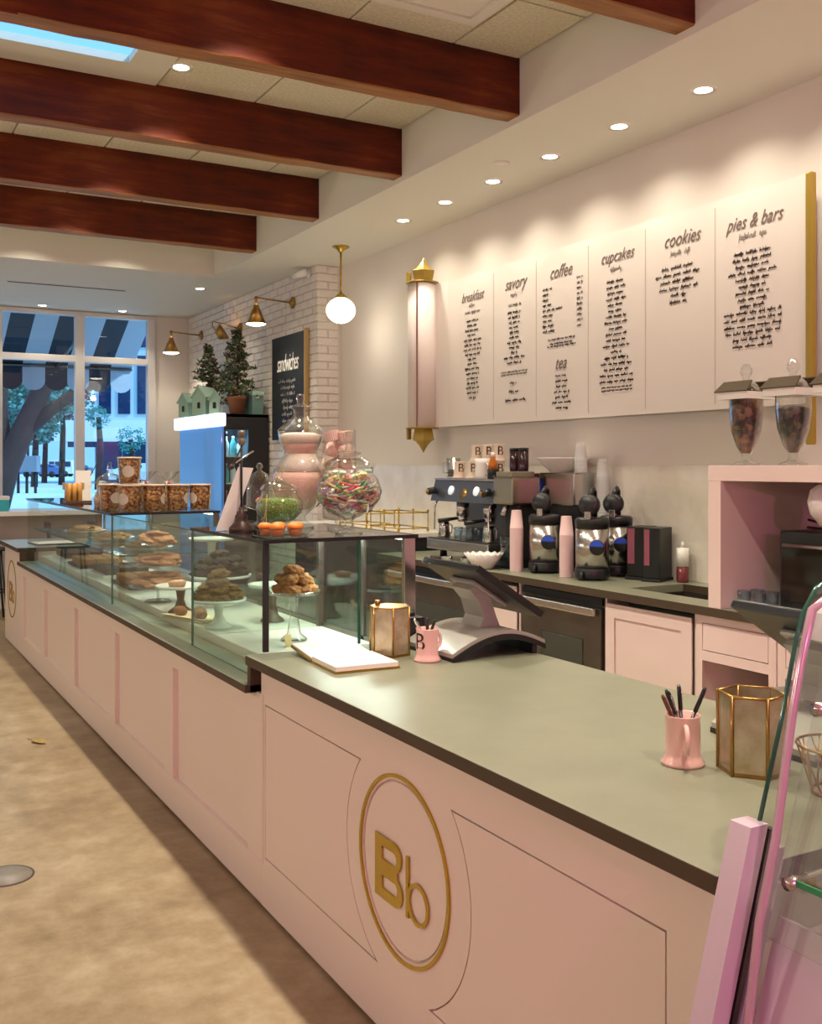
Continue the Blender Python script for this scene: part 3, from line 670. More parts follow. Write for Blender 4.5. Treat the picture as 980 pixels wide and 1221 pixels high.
g = MB(); g.lathe([(.05, -.446)] + [(.128 * math.sin(t), -.555 + .112 * math.cos(t)) for t in [R(25) + R(155) * i / 14 for i in range(15)]], 32); g.build('globe', GLOBE, pd)
for i, (x, y) in enumerate(PEND):
    o = dup(pd, (x, y, ZCEIL), label='globe pendant over the seating side, %s from the street window' % ordn[3 - i], group='globe pendants over the seating')
    for ch in o.children:
        if ch.name.startswith('rod'): ch.data = ch.data.copy(); [setattr(v, 'co', (v.co.x, v.co.y, v.co.z if v.co.z > -.2 else -1.27)) for v in ch.data.vertices]
        elif not ch.name.startswith('canopy'): ch.location.z = -.85
lamp('pendant_lamp', 'POINT', (3.79, 8.05, 2.76), 4, WARM, .05)
sc_ = thing('security_camera', 'small white security camera at the top of the brick wall', 'camera', (XB - .012, 9.05, 3.44))
MB().lathe([(.001, 0), (.045, 0), (.045, .012), (.001, .015)], 20, M=Matrix.Rotation(-PI / 2, 4, 'Y')).build('mount', WHITE, sc_)
MB().tube([(-.01, 0, 0), (-.06, .02, .0)], .012).build('arm', WHITE, sc_)
MB().tube([(-.05, -.06, -.0), (-.11, .10, -.025)], .034, 16).build('body', WHITE, sc_); MB().tube([(-.11, .10, -.025), (-.115, .112, -.027)], .026, 16).build('lens', BLACK, sc_)

# ================================================================ DRINKS COOLER with trees and bird houses
co = thing('drinks_cooler', 'tall black drinks cooler with a lit side window and white header', 'cooler', (0, 0, 0))
CX0, CX1, CY0, CY1, CZ = 3.40, 3.91, 10.08, 11.55, 2.13
m = MB(); m.box(CX0 + .03, CX1, CY0, CY0 + .03, 0, .98); m.box(CX0 + .03, CX1, CY0, CY0 + .03, 1.97, CZ); m.box(3.69, CX1, CY0, CY0 + .03, .98, 1.97); m.box(CX0 + .03, CX0 + .05, CY0, CY0 + .03, .98, 1.97)
m.box(CX1 - .03, CX1, CY0 + .03, CY1, 0, CZ); m.box(CX0 + .03, CX1, CY1 - .03, CY1, 0, CZ); m.box(CX0 + .03, CX1, CY0, CY1, CZ - .03, CZ); m.box(CX0 + .03, CX1, CY0, CY1, 0, .12); m.build('cabinet', BLACKM, co)
MB().box(CX0 + .05, 3.69, CY0 + .010, CY0 + .016, .98, 1.97).build('side_window', GL, co)
FRONTG = mat('cooler_door_reflection_blue', (.09, .34, .95), .3, .0, coat=.3)  # blue window reflection put into the door's base colour
MB().bbox(CX0, CX0 + .03, CY0, CY1, .10, 2.0, .006).build('door', FRONTG, co)
MB().bbox(CX0 - .045, CX0 + .05, CY0 - .012, CY1 + .10, 2.0, 2.14, .02).build('header', mat('cooler_header', (.86, .88, .92), .4, emit=(.9, .95, 1), estr=.9), co)
BLUEL = mat('cooler_tube', (.6, .8, 1), .5, emit=(.25, .65, 1), estr=2.0)
MB().box(CX0 + .06, CX0 + .08, CY0 + .05, CY1 - .06, 1.93, 1.95).build('light_tube', BLUEL, co)
lamp('cooler_lamp', 'AREA', (CX0 + .16, 10.7, 1.93), 22, (.35, .70, 1), .05, sx=1.1)
for z in (.55, .85, 1.14, 1.42, 1.70): MB().box(CX0 + .06, CX1 - .03, CY0 + .04, CY1 - .03, z - .012, z).build('shelf', WHITE, co)
bcol = [mat('bottle_pink', (.8, .12, .35), .25), mat('bottle_aqua', (.1, .55, .6), .25), mat('bottle_white', (.8, .85, .85), .25), mat('bottle_navy', (.03, .06, .3), .25), mat('bottle_green', (.15, .5, .2), .25)]
names = ['pink', 'aqua', 'white', 'navy', 'green']
bt = {}
for zi, z in enumerate((.85, 1.14, 1.42, 1.70)):
    for k in range(3):
        ci = [(2, 2, 1), (0, 3, 0), (1, 2, 2), (2, 1, 2)][zi][k]; key = ci
        if key not in bt:
            t_ = thing('drink_bottle', '', 'bottle', (0, 0, 0)); MB().lathe([(.03, 0), (.032, .02), (.032, .12), (.014, .165), (.013, .185)], 14).build('body', bcol[ci], t_); MB().lathe([(.015, .185), (.015, .20), (.001, .2)], 12).build('cap', WHITE, t_); bt[key] = t_; r_ = t_
        else: r_ = dup(bt[key], (0, 0, 0))
        r_.location = (3.485 + k * .078, 10.19, z + .001); r_['label'] = '%s drink bottle on the %s shelf of the lit cooler, %s from its door' % (names[ci], ['lowest', 'second', 'third', 'top'][zi], ['nearest', 'middle', 'farthest'][k]); r_['group'] = 'bottles in the drinks cooler'
# stuff on the cooler
rt = random.Random(5)
FOL = mat('spruce_needles', (.030, .055, .022), .7, col2=(.10, .15, .06), scale=14); FOLW = mat('frosted_tips', (.55, .52, .42), .8); CONE = mat('pine_cone', (.13, .05, .025), .8)
def mini_tree(loc, h, w, label, potc):
    t_ = thing('potted_tree', label, 'potted tree', loc, 0, 'small evergreen trees on the cooler')
    MB().lathe([(.001, 0), (.075, 0), (.10, .15), (.108, .15), (.108, .18), (.09, .18), (.085, .14), (.001, .14)], 20).build('pot', potc, t_)
    MB().tube([(0, 0, .13), (.01, .0, .13 + h * .5), (0, 0, .13 + h)], [.016, .012, .004]).build('trunk', CONE, t_)
    fo = MB(); fw_ = MB(); pc = MB()
    for i in range(120):
        f = i / 120; z = .17 + h * (.03 + .95 * f); rad = w * (1 - f) ** .8 * rt.uniform(.55, 1.1) + .015; a = rt.uniform(0, 2 * PI)
        tip = Vector((rad * math.cos(a), rad * math.sin(a), z + rad * rt.uniform(-.25, .3))); base = Vector((0, 0, z))
        fo.tube([base, base.lerp(tip, .6) + Vector((0, 0, .012)), tip], .003, 4)
        for k in range(24):
            p = base.lerp(tip, rt.uniform(.2, 1)); d = Vector((rt.uniform(-1, 1), rt.uniform(-1, 1), rt.uniform(-.6, 1))).normalized() * rt.uniform(.025, .05)
            e = d.cross(Vector((rt.uniform(-1, 1), rt.uniform(-1, 1), rt.uniform(-1, 1)))).normalized() * .011
            (fw_ if rt.random() < .20 else fo).add([p - e, p + e, p + d + e * .4, p + d - e * .4], [(0, 1, 2, 3)])
        if i % 12 == 3: pc.ball(tip * .9 + Vector((0, 0, z * .1)), .022, 1, (1, 1, 1.3), .15, i)
    for nm, mb_, m_ in (('foliage', fo, FOL), ('frosted_tips', fw_, FOLW), ('pine_cones', pc, CONE)):
        o = mb_.build(nm, m_, t_); o['kind'] = 'stuff'
TERRA = mat('terracotta', (.30, .12, .05), .8)
mini_tree((3.62, 10.23, CZ + .011), .72, .27, 'small frosted evergreen tree in a terracotta pot on the cooler', TERRA)
mini_tree((3.66, 11.30, CZ + .011), .66, .24, 'small evergreen tree behind the mint bird houses on the cooler', MINT)
def birdhouse(loc, w, d, h, rh, rz, label):
    b_ = thing('bird_house', label, 'bird house', loc, rz, 'mint bird houses on the cooler')
    me = MB(); me.prism([(-w / 2, 0), (w / 2, 0), (w / 2, h), (0, h + rh), (-w / 2, h)], d, MFY(0, d / 2, 0)); me.build('house', MINT, b_)
    for s in (-1, 1):
        a = math.atan2(rh, w / 2); L = math.hypot(w / 2, rh) + .03
        M = T(0, 0, h + rh + .012) @ Matrix.Rotation(s * a, 4, 'Y')
        MB().box(0 if s > 0 else -L, L if s > 0 else 0, -d / 2 - .02, d / 2 + .02, -.010, 0, M).build('roof_panel', mat('mint_roof', (.40, .58, .46), .7), b_)
    z0 = h * .35
    me = flat2d([[(-.018, z0), (.018, z0), (.018, z0 + .05)] + circ(0, z0 + .05, .018, 8, 0, PI, False) + [(-.018, z0 + .05)]], .002); mobj('doorway', me, BLACKM, b_, MFY(0, -d / 2 - .001, 0))
birdhouse((3.45, 10.75, CZ + .011), .17, .26, .20, .10, R(-52), 'largest mint bird house with a pitched roof on the cooler')
birdhouse((3.43, 11.30, CZ + .011), .14, .18, .17, .09, R(-60), 'smaller mint bird house nearest to the cooler header end')
birdhouse((3.44, 10.42, CZ + .011), .11, .14, .16, .07, R(-20), 'small mint bird house beside the terracotta pot')
bx = thing('mint_box', 'flat mint green box behind the potted tree on the cooler', 'box', (3.80, 10.25, CZ + .001)); MB().bbox(-.06, .06, -.16, .16, 0, .24, .004).build('body', mat('mint_dark', (.12, .22, .19), .6), bx); MB().bbox(-.065, .065, -.165, .165, .20, .245, .004).build('lid', MINT, bx)

for y in (4.0, 5.2, 6.4): MB().box(XMN + .005, XW - .001, y - .02, y + .02, 2.80, 2.84).build('wall_bracket', GOLDP, mn)

# ================================================================ THINGS ON THE COUNTER
def mug(loc, rz, label, group, s=1.0, n=28, name='mug', letter=True):
    g_ = thing(name, label, 'mug', loc, rz, group)
    MB().lathe([(.001, 0), (.049, 0), (.050, .006), (.043, .014), (.040, .026), (.0395, .11), (.041, .115), (.037, .113), (.035, .03), (.001, .022)], n).build('body', PINKM, g_)
    pts = [(.036, 0, .095)] + [(.046 + .026 * math.sin(t), 0, .066 + .030 * math.cos(t)) for t in [PI * i / 8 for i in range(9)]] + [(.038, 0, .038)]
    MB().tube(pts, .006, 8).build('handle', PINKM, g_)
    if letter:
        me = text_mesh('B', .085, 0, .0004)
        for v in me.vertices:     # wrap the letter round the side of the mug
            a = v.co.x / .041; v.co = Vector((.0405 * math.cos(PI + a), .0405 * math.sin(PI + a), .068 + v.co.y + v.co.z * 0))
        mobj('letter', me, INK, g_)
    return g_
m1 = mug((1.81, 3.13, ZC + .001), R(18), 'pink mug with a black letter B standing by the brass canister', 'pink pen mugs on the counter')
m2 = mug((1.70, 1.76, ZC + .001), R(-125), 'pink mug full of black pens near the counter end', 'pink pen mugs on the counter')
def pen(mg, k, ang, lean, m, L, lab):
    c = mg.location; a = R(ang); r0 = .015; top = Vector((c.x + math.cos(a) * (.030 + lean), c.y + math.sin(a) * (.030 + lean), c.z + .055 + L * .62)); bot = Vector((c.x - math.cos(a) * .010, c.y - math.sin(a) * .010, c.z + .030))
    d = (top - bot).normalized(); p = thing('pen', lab, 'pen', bot, 0, 'pens in the mugs')
    MB().tube([(0, 0, 0), d * L * .62], .004, 8).build('barrel', m, p); MB().tube([d * L * .62, d * L * .95, d * L], [.0052, .005, .003], 8).build('cap', m, p)
    MB().tube([d * L * .64 + Vector((.006, 0, 0)), d * L * .9 + Vector((.007, 0, 0))], .0018, 6).build('clip', CHROME, p)
WOODP = mat('brown_pen', (.14, .045, .02), .4)
pen(m2, 0, 175, .02, WOODP, .15, 'brown pen leaning out of the mug near the counter end')
for k, (an, le) in enumerate(((100, .004), (130, .0), (60, .0), (-20, .016))): pen(m2, k, an, le, BLACK, .14 + .006 * k, 'black pen in the mug near the counter end, %s from the left' % ordn[k])
pen(m1, 0, 150, .010, CHROME, .13, 'silver pen leaning left in the lettered pink mug'); pen(m1, 1, 60, 0, BLACK, .125, 'black pen upright in the lettered pink mug'); pen(m1, 2, 10, .0, BLACK, .12, 'black pen at the right of the lettered pink mug')
def canister(loc, rz, label, lid):
    c = thing('hexagonal_canister', label, 'canister', loc, rz, 'brass and mercury glass canisters')
    r, h = .075, .175
    V = [(r * math.cos(R(60 * i)), r * math.sin(R(60 * i))) for i in range(6)]
    MB().prism([(x * 1.02, y * 1.02) for x, y in V], .008).build('base', BRASS, c)
    for i in range(6):
        (x0, y0), (x1, y1) = V[i], V[(i + 1) % 6]; nx, ny = (x0 + x1) / 2, (y0 + y1) / 2; l = math.hypot(nx, ny); nx /= l; ny /= l; t = .003
        m = MB(); m.add([(x0, y0, .008), (x1, y1, .008), (x1, y1, h), (x0, y0, h), (x0 - nx * t, y0 - ny * t, .008), (x1 - nx * t, y1 - ny * t, .008), (x1 - nx * t, y1 - ny * t, h), (x0 - nx * t, y0 - ny * t, h)], [(0, 1, 2, 3), (5, 4, 7, 6), (3, 2, 6, 7), (0, 4, 5, 1)]); m.build('mirror_panel', MIRRORB, c)
        MB().tube([(x0, y0, 0), (x0, y0, h + .003)], .0045, 6).build('edge_bar', BRASS, c)
        MB().tube([(x0, y0, h), (x1, y1, h)], .0035, 6).build('rim', BRASS, c)
    if lid:
        MB().prism([(x * .99, y * .99) for x, y in V], .006, T(0, 0, h - .004)).build('lid', BRASS, c); MB().tube([(-.02, .045, h + .0), (-.02, .045, h + .02)], .010, 10).build('knob', BRASS, c)
canister((1.75, 3.30, ZC + .001), R(12), 'hexagonal brass canister with a lid beside the open notebook', True)
canister((1.80, 1.645, ZC + .001), R(8), 'open hexagonal brass canister beside the mug of black pens', False)
bk = thing('notebook', 'open notebook with white pages and gilt edges on the counter', 'notebook', (1.555, 3.28, ZC + .001), R(-3))
MB().bbox(-.12, .12, -.215, .015, 0, .004, .001).build('cover', GOLD, bk)
MB().bbox(-.115, .115, -.210, .012, .004, .022, .002).build('page_block', PAPER, bk); MB().box(-.118, .118, -.213, .012, .0045, .0065).build('gilt_edge', GOLD, bk)
M = T(0, .012, .004) @ Matrix.Rotation(R(5), 4, 'X')
MB().box(-.12, .12, 0, .205, 0, .004, M).build('cover', mat('navy_cover', (.03, .03, .05), .5), bk); MB().box(-.115, .115, .0, .20, .004, .012, M).build('page_block', PAPER, bk); MB().box(-.121, -.117, 0, .205, -.001, .007, M).build('gilt_edge', GOLD, bk)
# point of sale terminals
POSG = mat('pos_grey', (.40, .38, .34), .35, .3)
def pos(loc, rz, label):
    p = thing('sales_terminal', label, 'sales terminal', loc, rz, 'tablet sales terminals')
    # arched base, arch spans x, extruded along y
    arc = [(-.20 + .40 * i / 16, .012 + .085 * math.sin(PI * (.06 + .80 * i / 16))) for i in range(17)]
    arc2 = [(x, max(0, z - .014)) for x, z in reversed(arc)]
    MB().prism(arc + arc2, .34, MFY(0, .17, 0)).build('base', POSG, p)
    a3 = [(x, z - .015) for x, z in arc]; arc4 = [(x, max(0, z - .034)) for x, z in reversed(arc)]
    MB().prism(a3 + arc4, .35, MFY(0, .175, 0)).build('base_underside', BLACK, p)
    MB().box(.15, .17, -.16, .16, 0, .05).build('foot', BLACK, p)
    nk_ = [(-.02, .085), (.0, .13), (-.02, .19), (-.06, .235), (-.03, .255), (.03, .20), (.055, .13), (.075, .085)]
    MB().prism(nk_, .13, MFY(0, .065, 0)).build('neck', POSG, p)
    M = T(.03, 0, .235) @ Matrix.Rotation(R(33), 4, 'Y')
    MB().bbox(-.17, .17, -.195, .195, -.012, .016, .008, M).build('screen', BLACK, p)
    MB().bbox(-.09, .09, -.08, .08, -.030, -.012, .008, M).build('screen_mount', POSG, p)
pos((2.065, 3.22, ZC + .001), 0, 'tablet sales terminal on an arched grey stand, screen facing staff')
pos((2.15, 1.745, ZC + .001), R(-4), 'second sales terminal partly hidden behind the curved glass case')
dk = thing('receipt_printer', 'low black receipt printer behind the brass canister', 'printer', (1.88, 3.60 - .14, ZC + .001))
MB().bbox(-.08, .08, -.06, .04, 0, .11, .012).build('body', BLACK, dk); MB().bbox(-.05, .05, -.03, .02, .11, .125, .004).build('paper_cover', BLACKM, dk)
# wire basket behind the curved case
wb = thing('wire_basket', 'round wire basket on the counter behind the curved glass', 'basket', (1.84, 1.44, ZC + .001))
m = MB(); m.tube([(.09 * math.cos(R(15 * i)), .09 * math.sin(R(15 * i)), .10) for i in range(24)], .003, 6, True); m.build('rim', BRASS, wb)
m = MB(); m.tube([(.06 * math.cos(R(15 * i)), .06 * math.sin(R(15 * i)), .003) for i in range(24)], .003, 6, True); m.build('bottom_ring', BRASS, wb)
m = MB()
for i in range(12): m.tube([(.06 * math.cos(R(30 * i)), .06 * math.sin(R(30 * i)), .003), (.09 * math.cos(R(30 * i + 22)), .09 * math.sin(R(30 * i + 22)), .1)], .0018, 5); m.tube([(.06 * math.cos(R(30 * i)), .06 * math.sin(R(30 * i)), .003), (.09 * math.cos(R(30 * i - 22)), .09 * math.sin(R(30 * i - 22)), .1)], .0018, 5)
m.build('wires', BRASS, wb)
tb = thing('menu_card', 'flat paper menu card on the far end of the counter', 'menu card', (1.62, 9.4, ZC + .001), R(6)); MB().bbox(-.16, .22, -.16, .16, 0, .012, .003).build('board', BLACK, tb); MB().box(-.15, .21, -.15, .15, .012, .014).build('paper', PAPER, tb)

# ================================================================ CURVED GLASS CASE at the right
cc = thing('curved_glass_case', 'curved glass display case with a lavender metal frame at the right', 'display case', (0, 0, 0))
def xz(t):    # front profile (x, z)
    P_ = [(1.02, .0), (1.235, .67), (1.29, .84), (1.345, 1.0), (1.40, 1.17), (1.432, 1.29), (1.452, 1.345), (1.485, 1.385), (1.54, 1.408), (1.62, 1.415), (2.0, 1.415)]
    return P_
PF = xz(0); gx = PF[3:]
ya, yb = 1.195, .2
def sweep(pts, y0, y1, th):
    m = MB(); n = len(pts); vs = []
    for y in (y0, y1):
        for k, (x, z) in enumerate(pts): vs.append((x, y, z))
        for k, (x, z) in enumerate(pts):
            a = pts[max(0, k - 1)]; b = pts[min(n - 1, k + 1)]; d = Vector((b[0] - a[0], b[1] - a[1])).normalized(); vs.append((x + d.y * th, y, z - d.x * th))
    N = 2 * n; fs = []
    for i in range(n - 1): fs += [(i, i + 1, N + i + 1, N + i), (n + i, N + n + i, N + n + i + 1, n + i + 1), (i, n + i, n + i + 1, i + 1), (N + i, N + i + 1, N + n + i + 1, N + n + i)]
    fs += [(0, N, N + n, n), (n - 1, 2 * n - 1, N + 2 * n - 1, N + n - 1)]
    return m.add(vs, fs, False)
gi = [(x + .055, z - .0) for x, z in gx[:-3]] + [(1.60, 1.385), (1.66, 1.392), (2.0, 1.392)]
sweep([(x + .012, z) for x, z in PF[2:7]] + [(1.50, 1.375), (1.55, 1.395), (2.0, 1.40)], ya - .03, yb, .006).build('curved_glass', GLJ, cc)
# end glass panel
poly = [(x, z) for x, z in gx] + [(2.0, .80), (1.30, .80)]
MB().prism(poly, .010, MFY(0, ya + .024, 0)).build('end_glass', glass('end_glass', (.95, .97, .95), .05, .3), cc)
ed = MB(); ed.tube([(x - .001, ya + .019, z) for x, z in gx], .0042, 6); ed.build('glass_edge', GLE, cc)
sweep([(1.46, 1.30), (1.475, 1.345), (1.50, 1.375), (1.545, 1.400), (1.62, 1.408), (2.0, 1.408)], ya + .012, ya - .02, .035).build('top_trim', mat('clear_plastic', (.62, .60, .58), .3), cc)
# slanted square post and base
m = MB()
def post(x0b, x0t, w, y0, y1, zt, name, mt, zb=.0):
    mm = MB(); sl = (x0t - x0b) / zt
    mm.add([(x0b + sl * zb, y0, zb), (x0b + sl * zb + w, y0, zb), (x0b + sl * zb + w, y1, zb), (x0b + sl * zb, y1, zb), (x0t, y0, zt), (x0t + w, y0, zt), (x0t + w, y1, zt), (x0t, y1, zt)], [(3, 2, 1, 0), (4, 5, 6, 7), (0, 1, 5, 4), (1, 2, 6, 5), (2, 3, 7, 6), (3, 0, 4, 7)]); return mm.build(name, mt, cc)
post(1.01, 1.305, .040, ya, ya + .045, 1.005, 'frame_post', LAV); post(1.055, 1.350, .012, ya + .0, ya + .040, .995, 'channel', STEELD); post(1.066, 1.363, .022, ya + .0, ya + .030, .96, 'inner_channel', mat('lavender_grey', (.50, .43, .48), .4, .2))
MB().tube([(1.10, 1.16, .0), (1.26, 1.16, .712), (1.285, 1.16, .868), (1.323, 1.16, .995), (1.362, 1.16, 1.195), (1.382, 1.16, 1.275), (1.409, 1.16, 1.36), (1.46, 1.16, 1.385), (2.0, 1.16, 1.388)], .0075, 10).build('support_rod', mat('rod_pink', (.58, .38, .46), .2, .4), cc)
WL = mat('case_white', (.78, .74, .74), .35)
MB().box(1.30, 2.0, yb, ya - .05, .62, .66).build('floor_pan', WL, cc); MB().box(1.98, 2.0, yb, ya - .03, .66, 1.38).build('back_wall', WL, cc)
MB().box(1.30, 2.0, yb, ya - .01, .0, .62).build('lower_body', LAV, cc)
sweep([(1.02 + .06, .0), (1.235 + .045, .67), (1.30 + .045, .86)], ya - .02, yb, .02).build('front_skirt', LAV, cc)
for z, x0 in ((.94, 1.325), (1.21, 1.39)):
    s_ = MB().box(x0, 1.97, yb, ya - .075, z - .006, z).build('shelf', GLJ, cc); MB().box(x0 - .003, x0 + .001, yb, ya - .075, z - .008, z + .002).build('shelf_edge', mat('green_glass_edge', (.04, .28, .12), .15), s_)
    MB().tube([(x0 - .012, ya - .065, z - .006), (x0 + .03, ya - .065, z - .006)], .011, 10).build('clamp', STEEL, s_)

# ================================================================ JARS ON THE NEAR CASE
ZJ = ZT + .0012
def vary(prof, d): return [(max(.001, r - d), z) for r, z in prof]
def candy_stuff(par, name, r, z0, z1, m, n, size, seed, profile=None, cols=None, kind='ball'):
    rn_ = random.Random(seed); mbs = [MB() for _ in (cols or [m])]
    for i in range(n):
        z = rn_.uniform(z0, z1); R_ = profile(z) if profile else r; a = rn_.uniform(0, 2 * PI); q = R_ * math.sqrt(rn_.uniform(.35, 1)) - size * .8
        c = Vector((q * math.cos(a), q * math.sin(a), z)); mb_ = mbs[rn_.randrange(len(mbs))]
        if kind == 'ball': mb_.ball(c, size * rn_.uniform(.8, 1.1), 1)
        elif kind == 'stick':
            d = Vector((rn_.uniform(-1, 1), rn_.uniform(-1, 1), rn_.uniform(-.35, .35))).normalized() * size * 2.4
            e1, e2 = c - d, c + d
            for e in (e1, e2):
                l = math.hypot(e.x, e.y); lim = (profile(max(z0, min(z1, e.z))) if profile else R_) - size * .3
                if l > lim: e.x *= lim / l; e.y *= lim / l
                e.z = max(z0, min(z1 + size, e.z))
            mb_.tube([e1, e2], size * .28, 5)
        else: mb_.box(-size, size, -size * .6, size * .6, -size * .5, size * .5, T(*c) @ Matrix.Rotation(rn_.uniform(0, 6), 4, 'Z') @ Matrix.Rotation(rn_.uniform(-1, 1), 4, 'X'))
    for mb_, m_ in zip(mbs, cols or [m]):
        if mb_.v: o = mb_.build(name, m_, par); o['kind'] = 'stuff'
# big double bulged apothecary jar
bj = thing('apothecary_jar', 'tallest double bulged glass jar filled with pale pink sugar', 'jar', (1.78, 4.20, ZJ))
pb_ = [(.001, .0), (.060, 0), (.062, .008), (.025, .03), (.022, .05), (.05, .075), (.095, .11), (.122, .17), (.127, .215), (.118, .255), (.085, .295), (.072, .325), (.078, .35), (.094, .385), (.099, .415), (.098, .425)]
MB().shell(pb_, 36).build('jar', GLJ, bj)
MB().shell([(.104, .425), (.10, .432), (.075, .455), (.045, .475), (.030, .50), (.032, .52), (.05, .53), (.045, .538), (.018, .545), (.014, .552), (.020, .57), (.014, .59), (.001, .592)], 28).build('lid', GLJ, bj)
SUGP = mat('pink_sugar', (.86, .55, .45), .9, bump=.3, bscale=200); SUGW = mat('white_sugar', (.90, .80, .68), .9, bump=.3, bscale=200)
MB().lathe([(.001, .078), (.048, .080), (.092, .113), (.118, .171), (.123, .215), (.116, .243), (.001, .248)], 32).build('pink_sugar', SUGP, bj)
MB().lathe([(.115, .246), (.080, .297), (.068, .325), (.001, .325)], 32).build('white_sugar', SUGW, bj)
MB().lathe([(.068, .326), (.073, .350), (.083, .37), (.001, .37)], 32).build('pink_sugar', SUGP, bj)
MB().lathe([(.083, .372), (.090, .388), (.095, .41), (.06, .418), (.001, .42)], 32).build('white_sugar', SUGW, bj)
# tall cylinder with paper cups
cj = thing('cylinder_jar', 'tall straight glass vase filled with pink paper cupcake cups', 'jar', (1.885, 4.02, ZJ))
MB().shell([(.001, .0), (.05, 0), (.052, .008), (.018, .02), (.018, .035), (.068, .045), (.072, .06), (.072, .43)], 32).build('jar', GLJ, cj)
cup_me = MB(); n = 20; pv = []
for k, (r, z) in enumerate(((.026, 0), (.034, .042))):
    for i in range(2 * n): pv.append(((r + (.0012 if i % 2 else -.0012)) * math.cos(PI * i / n), (r + (.0012 if i % 2 else -.0012)) * math.sin(PI * i / n), z))
cup_me.add(pv, [(i, (i + 1) % (2 * n), 2 * n + (i + 1) % (2 * n), 2 * n + i) for i in range(2 * n)] + [tuple(reversed(range(2 * n)))])
cupA = cup_me.mesh('cup'); cupA.materials.append(mat('pink_cup', (.85, .57, .50), .8)); cupB = cup_me.mesh('cup_w'); cupB.materials.append(mat('peach_cup', (.84, .66, .52), .8))
rc = random.Random(2)
for i in range(21):
    a = i * 2.094 + (i // 3) * .9; lay = i // 3; o = bpy.data.objects.new('paper_cup', cupA if i % 3 else cupB); COL.objects.link(o)
    z = .085 + lay * .049; o.location = (1.885 + .034 * math.cos(a), 4.02 + .034 * math.sin(a), ZJ + z); o.rotation_euler = (rc.choice((PI / 2, PI / 2, 1.1, -1.4)) if lay < 6 else rc.uniform(-.2, .2), rc.uniform(-.4, .4), a + rc.uniform(-.5, .5))
    tag(o, 'pleated %s paper cup inside the tall straight glass vase' % ('pink' if i % 3 else 'peach'), 'paper cup', 'paper cups in the glass vase')
# footed candy bowl
cb = thing('candy_jar', 'wide footed glass jar of colourful wrapped candy', 'jar', (1.80, 3.745, ZJ))
def cprof(z): return .128 * math.sqrt(max(.05, 1 - ((z - .165) / .10) ** 2)) if z < .235 else .098
MB().shell([(.001, .0), (.055, 0), (.056, .006), (.018, .02), (.016, .05), (.03, .062), (.085, .085), (.125, .135), (.133, .17), (.12, .215), (.10, .24), (.096, .262), (.105, .268)], 36).build('jar', GLJ, cb)
MB().shell([(.108, .270), (.10, .285), (.07, .302), (.035, .315), (.05, .322), (.048, .328), (.016, .335), (.012, .36), (.018, .385), (.012, .41), (.001, .412)], 28).build('lid', GLJ, cb)
ccols = [mat('candy_pink', (.75, .10, .28), .4), mat('candy_yellow', (.72, .62, .22), .4), mat('candy_lilac', (.35, .22, .45), .4), mat('candy_white', (.78, .74, .66), .4), mat('candy_red', (.60, .10, .06), .4), mat('candy_green', (.12, .40, .14), .4)]
candy_stuff(cb, 'candy', .1, .085, .20, None, 230, .017, 4, cprof, ccols, 'stick')
candy_stuff(cb, 'candy', .1, .20, .25, None, 90, .013, 5, lambda z: .10, [ccols[1], ccols[3], mat('candy_pale_pink', (.8, .5, .45), .4), mat('candy_mint', (.4, .65, .5), .4)], 'box')
# green candy jar, cloche
gj = thing('green_candy_jar', 'low round glass jar full of green candy behind the mini cupcakes', 'jar', (1.60, 4.0, ZJ))
gp = lambda z: .096 * math.sqrt(max(.06, 1 - ((z - .095) / .062) ** 2))
MB().shell([(.001, 0), (.045, 0), (.046, .006), (.022, .018), (.024, .03), (.06, .045), (.092, .075), (.098, .10), (.09, .13), (.076, .15), (.075, .168), (.080, .172)], 32).build('jar', GLJ, gj)
MB().shell([(.082, .174), (.072, .190), (.04, .205), (.016, .212), (.010, .225), (.016, .240), (.010, .255), (.001, .257)], 24).build('lid', GLJ, gj)
MB().lathe([(.001, .032), (.055, .046), (.088, .075), (.094, .10), (.088, .126), (.06, .136), (.001, .140)], 36).build('green_candy', granola_mat('green_sugar', (.20, .33, .05), (.28, .42, .09), (.14, .24, .03), 220), gj)
for s in (-1, 1): MB().tube([(-.085 - .004 * s, -.05 + .012 * s, .015), (-.080, -.052, .095), (-.075 , -.052, .155)], .0018, 5).build('twine', mat('twine', (.55, .40, .18), .8), gj)
cl = thing('glass_cloche', 'small glass cloche on a pedestal with an orange treat inside', 'cloche', (1.66, 4.39, ZJ))
MB().lathe([(.001, 0), (.04, 0), (.04, .006), (.012, .02), (.012, .07), (.06, .082), (.068, .09), (.068, .094), (.001, .094)], 28).build('pedestal', GLJ, cl)
MB().shell([(.060, .095), (.058, .16), (.052, .20), (.035, .235), (.010, .25), (.008, .256), (.016, .268), (.010, .284), (.001, .286)], 28).build('dome', GLJ, cl)
MB().ball((0, -.01, .112), .022, 2, (1, 1, .8), .04, 1).build('treat', mat('orange_icing', (.80, .22, .02), .5), cl)
